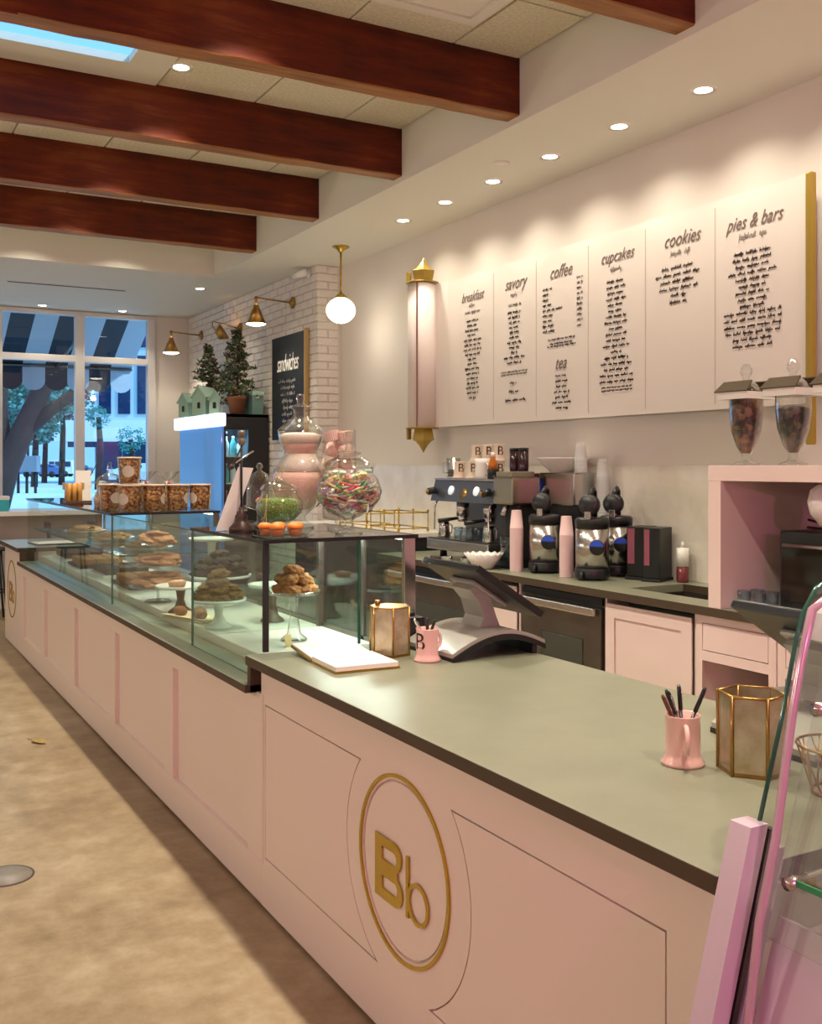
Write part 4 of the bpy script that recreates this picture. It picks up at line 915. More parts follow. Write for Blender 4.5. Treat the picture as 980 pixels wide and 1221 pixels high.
# mini cupcakes on a glass plate
gpz = thing('glass_plate', 'small clear glass plate under the orange mini cupcakes', 'plate', (1.485, 3.665, ZJ)); MB().lathe([(.001, 0), (.09, 0), (.115, .006), (.117, .008), (.09, .004), (.001, .003)], 32).build('plate', GLJ, gpz)
mc0 = thing('mini_cupcake', '', 'cupcake', (0, 0, 0))
MB().lathe([(.001, 0), (.019, 0), (.026, .030), (.001, .032)], 18).build('cake', mat('cake_brown', (.28, .09, .03), .8), mc0)
fr = MB(); fr.lathe([(.001, .029), (.028, .030), (.030, .037), (.024, .045), (.012, .050), (.001, .051)], 18)
fr.build('icing', mat('orange_icing', (.80, .22, .02), .5), mc0)
pts = [(1.425, 3.705), (1.445, 3.635), (1.515, 3.63), (1.545, 3.69), (1.485, 3.72)]
for i, (x, y) in enumerate(pts):
    o = mc0 if i == 0 else dup(mc0, (0, 0, 0)); o.location = (x, y, ZJ + .0045); o['label'] = 'orange iced mini cupcake on the glass plate, %s from the left' % ordn[i]; o['group'] = 'orange mini cupcakes'
# candlestick clip holding a long white card
es = thing('card_stand', 'dark turned wooden stand with a metal clip on the case', 'card stand', (1.47, 4.10, ZJ))
MB().lathe([(.001, 0), (.050, 0), (.052, .012), (.030, .035), (.022, .05), (.028, .06), (.012, .08), (.006, .10)], 24).build('base', mat('dark_walnut', (.05, .022, .015), .4), es)
MB().tube([(0, 0, .09), (.0, 0, .36)], .005).build('stem', BLACK, es); MB().ball((0, 0, .375), .017, 2, (1, 1, 1.2)).build('knob', mat('antique_grey', (.20, .18, .13), .4, .5), es); MB().lathe([(.010, .385), (.016, .41), (.014, .42), (.001, .42)], 16).build('finial', mat('antique_grey', (.20, .18, .13), .4, .5), es)
MB().tube([(0, 0, .35), (-.04, -.01, .28), (-.05, -.01, .265)], .004).build('clip_arm', BLACK, es); MB().tube([(-.03, -.012, .285), (.06, .02, .335)], .004).build('clip_arm', STEEL, es); MB().ball((-.047, -.01, .268), .012).build('clip', mat('dark_walnut', (.05, .022, .015), .4), es)
cd = thing('hanging_card', 'long blank white card leaning from the wooden stand', 'card', (1.415, 4.10, ZJ + .001)); 
MB().add([(x + (.0015 if k else -.0015) * 0, y + (.002 if k else -.002), z) for k in (0, 1) for x, y, z in ((-.115, .0, 0), (-.045, .02, 0), (.048, -.005, .262), (-.022, -.015, .266))], [(0, 1, 2, 3), (7, 6, 5, 4), (0, 4, 5, 1), (1, 5, 6, 2), (2, 6, 7, 3), (3, 7, 4, 0)]).build('card', PAPER, cd)
cd.location = (1.48, 4.12, ZJ + .001); 

# ================================================================ PASTRIES INSIDE THE CASE
def cookie_mesh(seed, r, h, m, jit=.07):
    bm = bmesh.new(); bmesh.ops.create_icosphere(bm, subdivisions=4, radius=1); rn_ = random.Random(seed)
    from mathutils import noise
    for v in bm.verts:
        k = 1 + .22 * noise.noise(v.co * 2.2 + Vector((seed * 3, 0, 0))) + .16 * noise.noise(v.co * 5 + Vector((seed, 2, 0))) + .12 * noise.noise(v.co * 11 + Vector((0, seed, 5)))
        v.co = Vector((v.co.x * r * k, v.co.y * r * k, max(-.55, v.co.z) * h * k))
    me = MB().bm(bm, None, True).mesh('cookie'); me.materials.append(m); return me
CK = {}
for nm, m_, r, h in (('oat', COOKIED, .050, .026), ('choc', COOKIE, .046, .028), ('pale', COOKIEP, .062, .016), ('dark', CHOC, .052, .026)): CK[nm] = [cookie_mesh(i, r, h, m_) for i in range(4)]
def pile(cx_, cy_, z, kind, lay, dz, label, group, name='cookie', spread=.07, cat='cookie'):
    rn_ = random.Random(int(cx_ * 1000 + cy_ * 77)); 
    for L, n_ in enumerate(lay):
        rad = 0 if n_ == 1 else spread * (n_ / lay[0]) ** .6
        for i in range(n_):
            a = 2 * PI * i / n_ + L * .7 + rn_.uniform(-.2, .2); o = bpy.data.objects.new(name, rn_.choice(CK[kind])); COL.objects.link(o)
            o.location = (cx_ + rad * math.cos(a), cy_ + rad * math.sin(a), z + .012 + dz * L); o.rotation_euler = (rn_.uniform(-.25, .25), rn_.uniform(-.25, .25), rn_.uniform(0, 6))
            tag(o, label, cat, group)
def cake_stand(loc, r, h, label, m, foot=None, rim=.012):
    t_ = thing('cake_stand', label, 'cake stand', loc)
    MB().lathe([(.001, h - .008), (r * .5, h - .008), (r, h - rim * .2), (r + .004, h + rim), (r, h + rim), (r - .006, h + .001), (.001, h)], 36).build('plate', m, t_)
    MB().lathe([(.001, 0), (r * .52, 0), (r * .5, .008), (.030, .03), (.018, h * .5), (.024, h - .02), (.04, h - .008), (.001, h - .008)], 28).build('pedestal', foot or m, t_); return t_
MILK = mat('milk_glass', (.78, .78, .74), .2); WALN = mat('walnut', (.10, .038, .015), .4)
ZD = .8415
cake_stand((1.545, 4.62, ZD), .125, .125, 'white milk glass cake stand with a heap of oat cookies', MILK)
pile(1.545, 4.62, ZD + .132, 'oat', (7, 5, 2, 1), .034, 'craggy oat cookie heaped on the milk glass stand', 'oat cookies on the milk glass stand')
cake_stand((1.72, 4.13, ZD), .115, .205, 'clear glass cake stand near the corner with golden cookies', GLJ)
pile(1.72, 4.13, ZD + .210, 'choc', (6, 4, 1), .038, 'golden brown cookie heaped on the clear glass stand', 'golden cookies on the glass stand', spread=.055)
pc = thing('price_card', 'small blank kraft price card before the glass cake stand', 'price card', (1.64, 3.99, ZD), R(30)); MB().box(-.022, .022, -.001, .001, .0, .05, Matrix.Rotation(R(-12), 4, 'X')).build('card', mat('kraft_card', (.50, .36, .16), .8), pc); MB().box(-.012, .012, 0, .02, 0, .002).build('foot', mat('kraft_card', (.50, .36, .16), .8), pc)
cake_stand((1.84, 4.69, ZD), .115, .17, 'white plate on a dark walnut pedestal behind the glass stand', MILK, WALN)
# three tier stand of pale cookies
ts = thing('tiered_stand', 'three tier glass stand stacked with pale sugar cookies', 'tiered stand', (1.545, 5.67, ZD))
MB().tube([(0, 0, 0), (0, 0, .40)], .007).build('rod', GLJ, ts); MB().lathe([(.001, 0), (.08, 0), (.06, .012), (.001, .02)], 24).build('foot', GLJ, ts)
for z, r in ((.085, .155), (.205, .125), (.315, .09)): MB().lathe([(.001, z), (r, z), (r + .006, z + .008), (r, z + .008), (.001, z + .005)], 32).build('tier', GLJ, ts)
pile(1.545, 5.67, ZD + .095, 'pale', (6, 5, 3), .02, 'pale sugar cookie on the lowest tier of the glass stand', 'sugar cookies on the tiered stand', spread=.095)
pile(1.545, 5.67, ZD + .215, 'pale', (5, 4), .02, 'pale sugar cookie on the middle tier of the glass stand', 'sugar cookies on the tiered stand', spread=.07)
pile(1.545, 5.67, ZD + .325, 'pale', (3, 3, 1), .02, 'pale sugar cookie on the top tier of the glass stand', 'sugar cookies on the tiered stand', spread=.045)
cake_stand((1.535, 5.20, ZD), .125, .13, 'white plate on a walnut pedestal holding one small tart', MILK, WALN)
tt = thing('small_tart', 'single small pale tart on the walnut footed plate', 'tart', (1.52, 5.21, ZD + .133)); MB().lathe([(.001, 0), (.040, 0), (.048, .025), (.045, .028), (.001, .026)], 24).build('crust', COOKIEP, tt); MB().ball((0, 0, .024), .038, 2, (1, 1, .3)).build('filling', mat('tart_cream', (.7, .45, .3), .6), tt)
tr = thing('parchment_tray', 'low wooden tray lined with parchment and brown loaves', 'tray', (1.52, 4.93, ZD), R(20)); MB().bbox(-.07, .07, -.16, .16, 0, .012, .004).build('board', mat('pale_wood', (.55, .42, .25), .6), tr)
MB().add([(-.075, -.17, .02), (.075, -.17, .018), (.075, .17, .022), (-.075, .17, .02), (0, -.16, .0135), (0, .16, .0135)], [(0, 4, 5, 3), (4, 1, 2, 5)]).build('parchment', mat('parchment', (.78, .68, .45), .8), tr)
for i, (dx, dy) in enumerate(((-.03, -.09), (.03, -.01), (-.02, .08))):
    o = MB().ball((0, 0, .02), .042, 2, (.8, 1.2, .6), .06, i).build('brown_loaf', mat('loaf', (.22, .085, .03), .8, bump=.4), None, (1.52 + dx * .94 - dy * .34, 4.93 + dx * .34 + dy * .94, ZD + .016)); tag(o, 'small brown loaf on the parchment tray, %s from the front' % ordn[i], 'loaf', 'loaves on the parchment tray')
# chocolate pile on a plate and white upper stand
cake_stand((1.80, 5.36, ZD), .165, .155, 'white cake stand heaped with dark chocolate cookies', MILK)
pile(1.80, 5.36, ZD + .160, 'dark', (9, 7, 4, 1), .034, 'dark chocolate cookie heaped on the white stand', 'chocolate cookies on the white stand', spread=.11)
cake_stand((1.87, 5.72, ZD), .125, .33, 'tall empty white cake stand behind the chocolate cookies', MILK)
# far section pastries
for i, (y, lab) in enumerate(((6.5, 'nearest'), (7.2, 'second'), (7.95, 'third'), (8.6, 'farthest'))):
    t_ = thing('pastry_tray', '%s rectangular tray of brown bars in the far glass section' % lab, 'tray', (1.70, y, ZD)); MB().bbox(-.17, .17, -.24, .24, 0, .02, .004).build('tray', WHITE if i % 2 else BLACKM, t_)
    for a in range(3):
        for b in range(4): MB().bbox(-.145 + a * .10, -.055 + a * .10, -.21 + b * .107, -.11 + b * .107, .021, .066, .008).build('bar', COOKIE if i % 2 == 0 else CHOC, t_)
for i, y in enumerate((6.35, 7.3, 8.2)): pl_ = thing('white_platter', 'white platter on the upper glass shelf, %s from the near end' % ordn[i], 'platter', (1.66, y, 1.0785)); MB().lathe([(.001, 0), (.10, 0), (.16, .018), (.162, .02), (.10, .004), (.001, .004)], 32).build('plate', MILK, pl_); pile(1.66, y, 1.085, 'pale', (5, 2), .022, 'pale cookie on the %s platter of the upper glass shelf' % ordn[i], 'cookies on the upper glass shelf', spread=.075)

# ================================================================ TUBS ON THE FAR CASE
tub0 = thing('granola_tub', '', 'tub', (0, 0, 0))
MB().lathe([(.001, .003), (.056, .003), (.066, .14), (.05, .15), (.001, .152)], 28).build('granola', GRANOLA, tub0)
MB().shell([(.058, 0), (.069, .150)], 28).build('tub', GLJ, tub0); MB().lathe([(.072, .150), (.072, .158), (.066, .161), (.001, .161)], 28).build('lid', mat('clear_lid', (.55, .42, .30), .25), tub0)
LBL = mat('round_label', (.55, .47, .38), .7)
def on_cyl(me, r0, slope, zc):
    for v in me.vertices: a = v.co.x / r0; rr_ = r0 + slope * (v.co.y + zc); v.co = Vector((rr_ * math.cos(a - PI / 2), rr_ * math.sin(a - PI / 2), zc + v.co.y))
    return me
bm = bmesh.new(); bmesh.ops.create_circle(bm, cap_ends=True, cap_tris=True, radius=.034, segments=24); bmesh.ops.subdivide_edges(bm, edges=list(bm.edges), cuts=3); me = bpy.data.meshes.new('label'); bm.to_mesh(me); bm.free()
mobj('round_label', on_cyl(me, .0605, .07, .075), LBL, tub0)
tubs = [(1.50, 6.13, 0, -50, 'granola tub at the case corner with another tub on top'), (1.50, 6.13, .1635, -20, 'granola tub stacked on top of another at the case corner'), (1.645, 6.13, 0, 55, 'granola tub second in the row along the case edge'), (1.79, 6.13, 0, 50, 'granola tub third in the row along the case edge'), (1.932, 6.13, 0, -65, 'granola tub at the right end of the row'), (1.45, 6.40, 0, 20, 'granola tub behind the corner tub'), (1.62, 6.50, 0, 200, 'granola tub in the second row behind')]
for i, (x, y, z, rz, lab) in enumerate(tubs):
    o = tub0 if i == 0 else dup(tub0, (0, 0, 0)); o.location = (x, y, ZJ + z); o.rotation_euler = (0, 0, R(rz)); o['label'] = lab; o['group'] = 'granola tubs on the display case'
CEL = glass('cellophane', (.95, .95, .93), .10, .5, .15)
def bag(loc, label, h=.16, r=.05, fill=GRANOLA):
    b_ = thing('cellophane_bag', label, 'gift bag', loc, 0, 'cellophane gift bags on the display case')
    MB().lathe([(.001, 0), (r, 0), (r * 1.05, h * .3), (r * .8, h * .55), (.001, h * .6)], 16).build('contents', fill, b_)
    rn_ = random.Random(int(loc[1] * 100)); m_ = MB(); m_.shell([(r * 1.04, .001), (r * 1.1, h * .35), (r * .85, h * .6), (.014, h * .72)], 16); m_.build('wrap', CEL, b_)
    m_ = MB()
    for i in range(9): a = i * .7; d = Vector((math.cos(a), math.sin(a), 1.1)) * h * .33; e = Vector((-math.sin(a), math.cos(a), 0)) * .02; p = Vector((0, 0, h * .7)); m_.add([p, p + d - e, p + d * 1.05 + e], [(0, 1, 2)])
    m_.build('ruffle', CEL, b_); m_ = MB()
    for a in (0, 2.1, 4.2): m_.tube([(0, 0, h * .7), (.03 * math.cos(a), .03 * math.sin(a), h * .78), (.05 * math.cos(a), .05 * math.sin(a), h * .5)], .003, 5)
    m_.build('ribbon', WHITE, b_); MB().ball((0, -.012, h * .72), .012, 1).build('bow', mat('red_bow', (.6, .02, .02), .5), b_)
bag((1.46, 6.62, ZJ), 'cellophane bag with white ribbon and red bow left of the tubs'); bag((1.52, 6.95, ZJ), 'second cellophane bag behind the ribboned one'); bag((1.72, 6.62, ZJ), 'cellophane bag peeking out behind the middle tubs', .22); bag((1.85, 6.55, ZJ), 'cellophane bag peeking out behind the right tubs', .22)
lj = thing('lidded_jar', 'clear glass apothecary jar with a pointed lid against the window', 'jar', (1.66, 7.35, ZJ)); MB().shell([(.001, 0), (.06, 0), (.065, .01), (.085, .04), (.09, .15), (.085, .17)], 28).build('jar', GLJ, lj); MB().shell([(.092, .172), (.08, .19), (.05, .21), (.015, .225), (.022, .25), (.012, .27), (.016, .29), (.001, .30)], 24).build('lid', GLJ, lj); MB().lathe([(.001, .015), (.062, .015), (.08, .04), (.083, .07), (.001, .075)], 24).build('contents', mat('pale_candy', (.55, .60, .45), .6), lj)
bs = thing('tube_box', 'small open box of golden tubes at the left of the case top', 'box', (1.46, 7.6, ZJ)); MB().bbox(-.06, .06, -.06, .06, 0, .02, .003).build('tray', WALN, bs)
for i in range(3):
    for j in range(3): MB().tube([(-.038 + i * .038, -.038 + j * .038, .02), (-.038 + i * .038, -.038 + j * .038, .145)], .016, 12).build('tube', mat('golden_tube', (.55, .28, .06), .35), bs)
for x in (-.062, .062): MB().box(x - .003, x + .003, -.06, .06, .1, .15).build('side_bar', mat('pale_wood', (.55, .42, .25), .6), bs)
sg = thing('small_sign', 'small white card sign standing behind the golden tubes', 'card', (1.56, 7.75, ZJ), R(-10)); MB().box(-.055, .055, -.002, .002, .015, .24, Matrix.Rotation(R(-8), 4, 'X')).build('card', PAPER, sg); MB().bbox(-.06, .06, -.03, .03, 0, .015, .003).build('base', WALN, sg); MB().tube([(.05, -.01, .2), (.10, -.02, .30)], .003, 6).build('rod', BLACK, sg)

# ================================================================ ESPRESSO CORNER on the back counter
ZBt = ZB + .001
em = thing('espresso_machine', 'chrome espresso machine with steam knobs and cups on top', 'espresso machine', (3.865, 5.88, ZBt))
BLUES = mat('machine_panel', (.20, .22, .26), .25, .8)
for sx in (-.14, .20):
    for sy in (-.33, .33): MB().lathe([(.028, 0), (.022, .06), (.03, .07)], 14, (sx, sy, 0)).build('foot', BLACK, em)
MB().bbox(-.24, .26, -.38, .40, .065, .14, .01).build('drip_tray', STEEL, em); MB().box(-.235, .06, -.36, .38, .14, .146).build('grate', STEELD, em)
MB().bbox(.08, .26, -.37, .39, .14, .46, .01).build('back_body', STEELD, em)
MB().prism([(-.20, .40), (-.16, .545), (.26, .545), (.26, .40)], .80, MFY(0, .41, 0)).build('head', BLUES, em)
MB().bbox(-.17, .26, -.385, .405, .545, .56, .004).build('cup_rail', STEEL, em)
for y in (-.34, .35):
    kn = MB().tube([(-.19, y, .475), (-.25, y + .01, .465)], .026, 14).build('steam_knob', BLACK, em); MB().tube([(-.25, y + .01, .465), (-.262, y + .012, .463)], .016, 12).build('knob_cap', BRASS, kn)
    MB().tube([(-.17, y, .42), (-.20, y, .36), (-.21, y - .01, .20)], .007, 8).build('steam_wand', CHROME, em)
for y in (-.16, .16): MB().lathe([(.001, 0), (.032, 0), (.032, .012), (.001, .012)], 20, M=T(-.175, y, .475) @ Matrix.Rotation(R(-75), 4, 'Y')).build('gauge', mat('gauge_face', (.8, .85, .85), .3, emit=(.8, .9, 1), estr=.4), em)
MB().lathe([(.001, 0), (.040, 0), (.040, .008), (.001, .008)], 24, M=T(-.178, 0, .455) @ Matrix.Rotation(R(-75), 4, 'Y')).build('badge', BRASS, em)
for y in (-.17, .17):
    MB().lathe([(.045, .30), (.045, .40), (.001, .40)], 20, (-.08, y, 0)).build('group_head', CHROME, em)
    p_ = MB().lathe([(.03, .26), (.042, .275), (.042, .30), (.001, .30)], 20, (-.08, y, 0)).build('portafilter', CHROME, em); MB().tube([(-.11, y, .285), (-.25, y + .05, .265)], [.010, .016], 10).build('handle', BLACK, p_)
for i, (x, y, m_) in enumerate(((-.12, .28, CHROME), (-.13, -.30, CHROME))):
    j = thing('milk_jug', '%s steel milk jug on the espresso drip tray' % ('left hand' if i == 0 else 'right hand'), 'jug', (3.82 + x, 5.88 + y, ZBt + .147), 0, 'steel milk jugs'); MB().shell([(.001, .001), (.042, .001), (.044, .01), (.036, .07), (.038, .11), (.036, .108), (.034, .07), (.041, .01), (.001, .004)], 24).build('body', CHROME, j); MB().tube([(.036, 0, .095), (.065, 0, .08), (.062, 0, .03), (.042, 0, .02)], .005, 8).build('handle', CHROME, j)
gl0 = thing('drinking_glass', '', 'glass', (0, 0, 0)); MB().shell([(.001, .001), (.026, .001), (.032, .085), (.030, .085), (.024, .008), (.001, .008)], 20).build('tumbler', glass('blue_glass', (.80, .92, 1), .15, .5), gl0)
for i in range(5):
    o = gl0 if i == 0 else dup(gl0, (0, 0, 0)); o.location = (3.66 + (i % 2) * .07, 5.76 + (i // 2) * .075, ZBt + .147); o['label'] = 'small clear tumbler turned up on the espresso drip tray'; o['group'] = 'tumblers on the drip tray'
# mugs on top of the machine
def plain_mug(loc, rz, lab): return mug(loc, rz, lab, 'lettered mugs on the espresso machine', n=20)
zt = ZBt + .561
k0 = plain_mug((3.745, 6.03, zt), R(75), 'lettered mug at the front left on top of the espresso machine')
for ch in k0.children:
    if not ch.name.startswith('letter'): ch.data.materials[0] = mat('cream_ceramic', (.72, .58, .44), .25)
for x, y, z, lab in ((3.76, 5.89, 0, 'mug in the front row middle on the espresso machine'), (3.90, 6.05, 0, 'mug at the back left on the espresso machine'), (3.90, 5.91, 0, 'mug in the back row middle on the espresso machine'), (3.90, 5.77, 0, 'mug at the back right on the espresso machine'), (3.90, 6.05, .1165, 'lettered mug stacked highest at the left on the espresso machine'), (3.90, 5.91, .1165, 'lettered mug stacked highest in the middle on the espresso machine'), (3.90, 5.77, .1165, 'lettered mug stacked highest at the right on the espresso machine')): dup(k0, (x, y, zt + z), R(70), lab)
wj = thing('white_jug', 'white ceramic milk jug on top of the espresso machine', 'jug', (3.75, 5.75, zt)); MB().lathe([(.001, 0), (.045, 0), (.05, .02), (.046, .10), (.05, .135), (.045, .133), (.001, .12)], 24).build('body', WHITE, wj); MB().tube([(0, -.045, .11), (0, -.08, .09), (0, -.075, .04), (0, -.047, .03)], .007, 8).build('handle', WHITE, wj)
sr = thing('syrup_bottle', 'amber syrup bottle with a pale top beside the mugs', 'bottle', (3.75, 5.62, zt)); MB().lathe([(.001, 0), (.036, 0), (.038, .06), (.034, .064), (.001, .064)], 18).build('base', BLACK, sr); MB().lathe([(.033, .064), (.03, .10), (.018, .13), (.016, .145), (.001, .145)], 18).build('body', mat('amber_syrup', (.50, .14, .01), .2), sr); MB().lathe([(.018, .145), (.014, .175), (.001, .178)], 14).build('cap', WHITE, sr)
pit = thing('clear_pitcher', 'clear plastic pitcher at the left end of the espresso machine', 'pitcher', (3.80, 6.20, zt)); MB().shell([(.001, .002), (.045, .002), (.052, .14), (.05, .14), (.043, .008), (.001, .008)], 22).build('body', GLJ, pit); MB().tube([(-.045, 0, .12), (-.085, 0, .10), (-.08, 0, .04), (-.045, 0, .03)], .007, 8).build('handle', GLJ, pit); MB().lathe([(.001, .009), (.042, .009), (.046, .06), (.001, .06)], 20).build('contents', mat('blue_black', (.05, .06, .09), .4), pit)
# grinders
gr = thing('coffee_grinder', 'steel and black coffee grinder right of the espresso machine', 'coffee grinder', (3.76, 5.385, ZBt))
MB().bbox(-.10, .12, -.09, .09, 0, .05, .01).build('base', BLACK, gr); MB().bbox(-.02, .11, -.085, .085, .05, .40, .012).build('column', BLACKM, gr); MB().bbox(-.10, .11, -.12, .10, .40, .575, .012).build('head', mat('warm_steel', (.45, .40, .30), .25, 1), gr); MB().bbox(-.09, .09, -.09, .08, .575, .61, .006).build('lid', mat('smoky_lid', (.22, .20, .14), .2), gr)
MB().tube([(-.06, 0, .40), (-.09, 0, .33)], .02, 12).build('spout', STEEL, gr); MB().shell([(.001, .06), (.035, .06), (.042, .20), (.040, .20)], 18, (-.065, .0, 0)).build('dosing_cup', glass('teal_glass', (.55, .8, .8), .12, .5), gr)
g2 = thing('brew_machine', 'dark coffee brewer with a glowing blue display behind the urns', 'coffee brewer', (4.0, 5.19, ZBt))
MB().bbox(-.105, .15, -.28, .30, 0, .40, .01).build('body', BLACK, g2); MB().bbox(-.105, .15, -.24, .12, .40, .605, .01).build('tank', STEEL, g2); MB().bbox(-.105, .15, .125, .27, .40, .60, .01).build('hopper', mat('maroon_hopper', (.09, .02, .025), .3), g2)
MB().box(-.109, -.104, .185, .235, .45, .55).build('display', mat('blue_display', (.02, .05, .5), .3, emit=(.05, .15, 1), estr=2.5), g2); MB().ball((-.125, -.06, .26), .028, 2).build('red_knob', mat('red_knob', (.55, .01, .01), .3), g2)
wbw = thing('white_bowl', 'shallow white bowl resting on top of the coffee brewer', 'bowl', (3.98, 5.17, ZBt + .606)); MB().lathe([(.001, 0), (.08, 0), (.165, .085), (.17, .092), (.158, .088), (.085, .010), (.001, .008)], 32).build('bowl', WHITE, wbw)
for i, (y, nm) in enumerate(((5.43, 'left'), (5.33, 'right'))):
    b_ = thing('dark_bottle', '%s dark syrup bottle standing on the coffee grinder' % nm, 'bottle', (3.79, y - .0, ZBt + .611), 0, 'dark bottles on the grinder'); MB().lathe([(.001, 0), (.030, 0), (.032, .02), (.032, .13), (.001, .135)], 18).build('body', mat('dark_maroon', (.03, .008, .012), .2), b_); MB().lathe([(.033, .131), (.033, .15), (.001, .152)], 18).build('cap', BLACK, b_)
# airpots
def airpot(loc, rz, lab):
    a_ = thing('coffee_urn', lab, 'coffee urn', loc, rz, 'steel coffee urns')
    MB().lathe([(.001, .012), (.096, .012), (.099, .02), (.099, .06), (.095, .065), (.001, .065)], 32).build('base', BLACK, a_)
    for t in range(3): MB().lathe([(.012, 0), (.012, .014), (.001, .014)], 10, (.06 * math.cos(t * 2.1), .06 * math.sin(t * 2.1), 0)).build('foot', BLACK, a_)
    MB().lathe([(.094, .065), (.094, .295), (.001, .295)], 36).build('body', STEEL, a_); MB().lathe([(.096, .295), (.098, .34), (.085, .352), (.001, .355)], 32).build('collar', BLACK, a_)
    MB().lathe([(.001, -.028), (.045, -.028), (.060, -.012), (.060, .012), (.045, .028), (.001, .028)], 28, M=T(-.055, 0, .425) @ Matrix.Rotation(R(-80), 4, 'Y')).build('pump_lid', BLACK, a_)
    MB().tube([(-.05, 0, .48), (.02, 0, .515), (.05, 0, .50), (.06, 0, .35)], .014, 10).build('handle', BLACK, a_)
    MB().bbox(-.10, -.082, -.018, .018, .345, .39, .004).build('spout_block', STEEL, a_)
    tg = MB().lathe([(.001, 0), (.042, 0), (.044, .004), (.040, .008), (.001, .009)], 26, M=T(-.106, -.058, .19) @ Matrix.Rotation(R(-90), 4, 'Y') @ Matrix.Rotation(0, 4, 'X')).build('round_tag', BLACK, a_)
    mobj('tag_top', flat2d([circ(0, 0, .040, 20, R(10), R(170), False)], .001), mat('blue_tag', (.02, .08, .6), .3), tg, MFX(-.1165, -.058, .19))
    MB().tube([(-.095, .03, .05), (-.11, .03, .03), (-.11, .03, .01)], .012, 10).build('tap', BLACK, a_)
airpot((3.74, 5.04, ZBt), R(35), 'left hand steel coffee urn with a round blue tag'); airpot((3.74, 4.59, ZBt), R(35), 'middle steel coffee urn with a round blue tag'); airpot((4.0, 4.69, ZBt), R(35), 'third coffee urn half hidden behind the middle one')
def cups(loc, n, r, lab, m, up=False, h=.11, dz=.014, name='cup_stack', lid=None):
    for i in range(n):
        c_ = bpy.data.objects.new('paper_cup' if m is not GLC else 'plastic_cup', CUPM[(m.name, up)]); COL.objects.link(c_); c_.location = (loc[0], loc[1], loc[2] + i * dz); tag(c_, lab, 'cup', lab.replace(' in ', ' of ', 1))
GLC = frosted('plastic_cup', (.85, .83, .80), .22); CUPP = mat('pink_paper', (.80, .58, .56), .6)
CUPM = {}
for m_ in (GLC, CUPP):
    for up in (True, False):
        pr = [(.030, 0), (.041, .11), (.043, .112), (.0395, .11), (.0285, .004)]
        if not up: pr = [(r, .112 - z) for r, z in pr]
        me = MB().shell(pr, 22)
        me = me.lathe([(.001, 0 if up else .112), (.030, 0 if up else .112), (.030, .002 if up else .110), (.001, .002 if up else .11)], 22).mesh('cup'); me.materials.append(m_); CUPM[(m_.name, up)] = me
cups((3.63, 5.18, ZBt), 26, .04, 'pink paper cup in the tall stack left of the urns', CUPP, False, dz=.0105)
cups((3.70, 4.775, ZBt), 24, .04, 'pink paper cup in the tall stack between the urns', CUPP, False, dz=.0105)
cups((3.95, 4.955, ZBt + .606), 4, .04, 'clear plastic cup in the left stack on the brewer', GLC, False, dz=.024)
cups((4.06, 4.88, ZBt), 36, .04, 'clear plastic cup in the tall right stack behind the urns', GLC, False, dz=.0165)
# scalloped bowl
sbw = thing('scalloped_bowl', 'white scalloped bowl on the back counter before the espresso machine', 'bowl', (3.54, 5.41, ZBt)); n = 64; vs2 = []; fs2 = []
pf = [(.055, 0), (.06, .004), (.09, .045), (.125, .095), (.120, .095), (.085, .048), (.05, .010)]
for k, (r, z) in enumerate(pf):
    for i in range(n): a = 2 * PI * i / n; sc = 1 + (.02 if k in (3, 4) else .006) * math.cos(a * 16); vs2.append((r * sc * math.cos(a), r * sc * math.sin(a), z + (.006 * math.cos(a * 16) if k in (3, 4) else 0)))
for k in range(len(pf) - 1):
    for i in range(n): j = (i + 1) % n; fs2.append((k * n + i, k * n + j, (k + 1) * n + j, (k + 1) * n + i))
fs2 += [tuple(reversed(range(n))), tuple((len(pf) - 1) * n + i for i in range(n))]
MB().add(vs2, fs2, True).build('bowl', WHITE, sbw)
for i, (x, y, rz, lab) in enumerate(((3.58, 5.92, 100, 'loose portafilter with a brown handle on the back counter'), (3.63, 5.76, 60, 'second loose portafilter beside the scalloped bowl'))):
    p_ = thing('portafilter', lab, 'portafilter', (x, y, ZBt), R(rz), 'loose portafilters'); MB().lathe([(.001, 0), (.03, 0), (.036, .02), (.036, .035), (.032, .033), (.001, .01)], 20).build('basket', CHROME, p_); MB().tube([(.034, 0, .024), (.07, 0, .022)], .008, 10).build('neck', CHROME, p_); MB().tube([(.07, 0, .022), (.16, 0, .018)], [.012, .016], 10).build('handle', mat('brown_handle', (.06, .02, .015), .35), p_)
# napkin boxes, bottle, wall dispenser
for i, (y, w) in enumerate(((4.50, .11), (4.37, .10))):
    nb = thing('napkin_holder', '%s black napkin box with a pink side beside the urns' % ('left' if i == 0 else 'right'), 'napkin holder', (4.03, y, ZBt), R(25), 'black napkin boxes'); MB().bbox(-.09, .09, -w / 2, w / 2, .015, .30, .006).build('box', BLACK, nb); MB().box(-.093, -.089, -w / 2 + .06, w / 2 - .008, .09, .29).build('opening', mat('napkin_pink', (.30, .08, .12), .6), nb); MB().bbox(-.10, .10, -w / 2 - .005, w / 2 + .005, 0, .015, .003).build('base', BLACKM, nb)
hb = thing('honey_bottle', 'squeeze bottle of dark honey with a pale top by the splash back', 'bottle', (4.06, 3.945 + .27 - .29, ZBt)); MB().lathe([(.001, 0), (.032, 0), (.034, .01), (.034, .085), (.001, .088)], 20).build('body', mat('honey', (.16, .025, .03), .2), hb); MB().lathe([(.034, .088), (.034, .19), (.001, .192)], 20).build('upper_body', WHITE, hb); MB().lathe([(.012, .19), (.006, .225), (.001, .226)], 12).build('nozzle', WHITE, hb)
hb.location = (4.09, 4.235, ZBt)
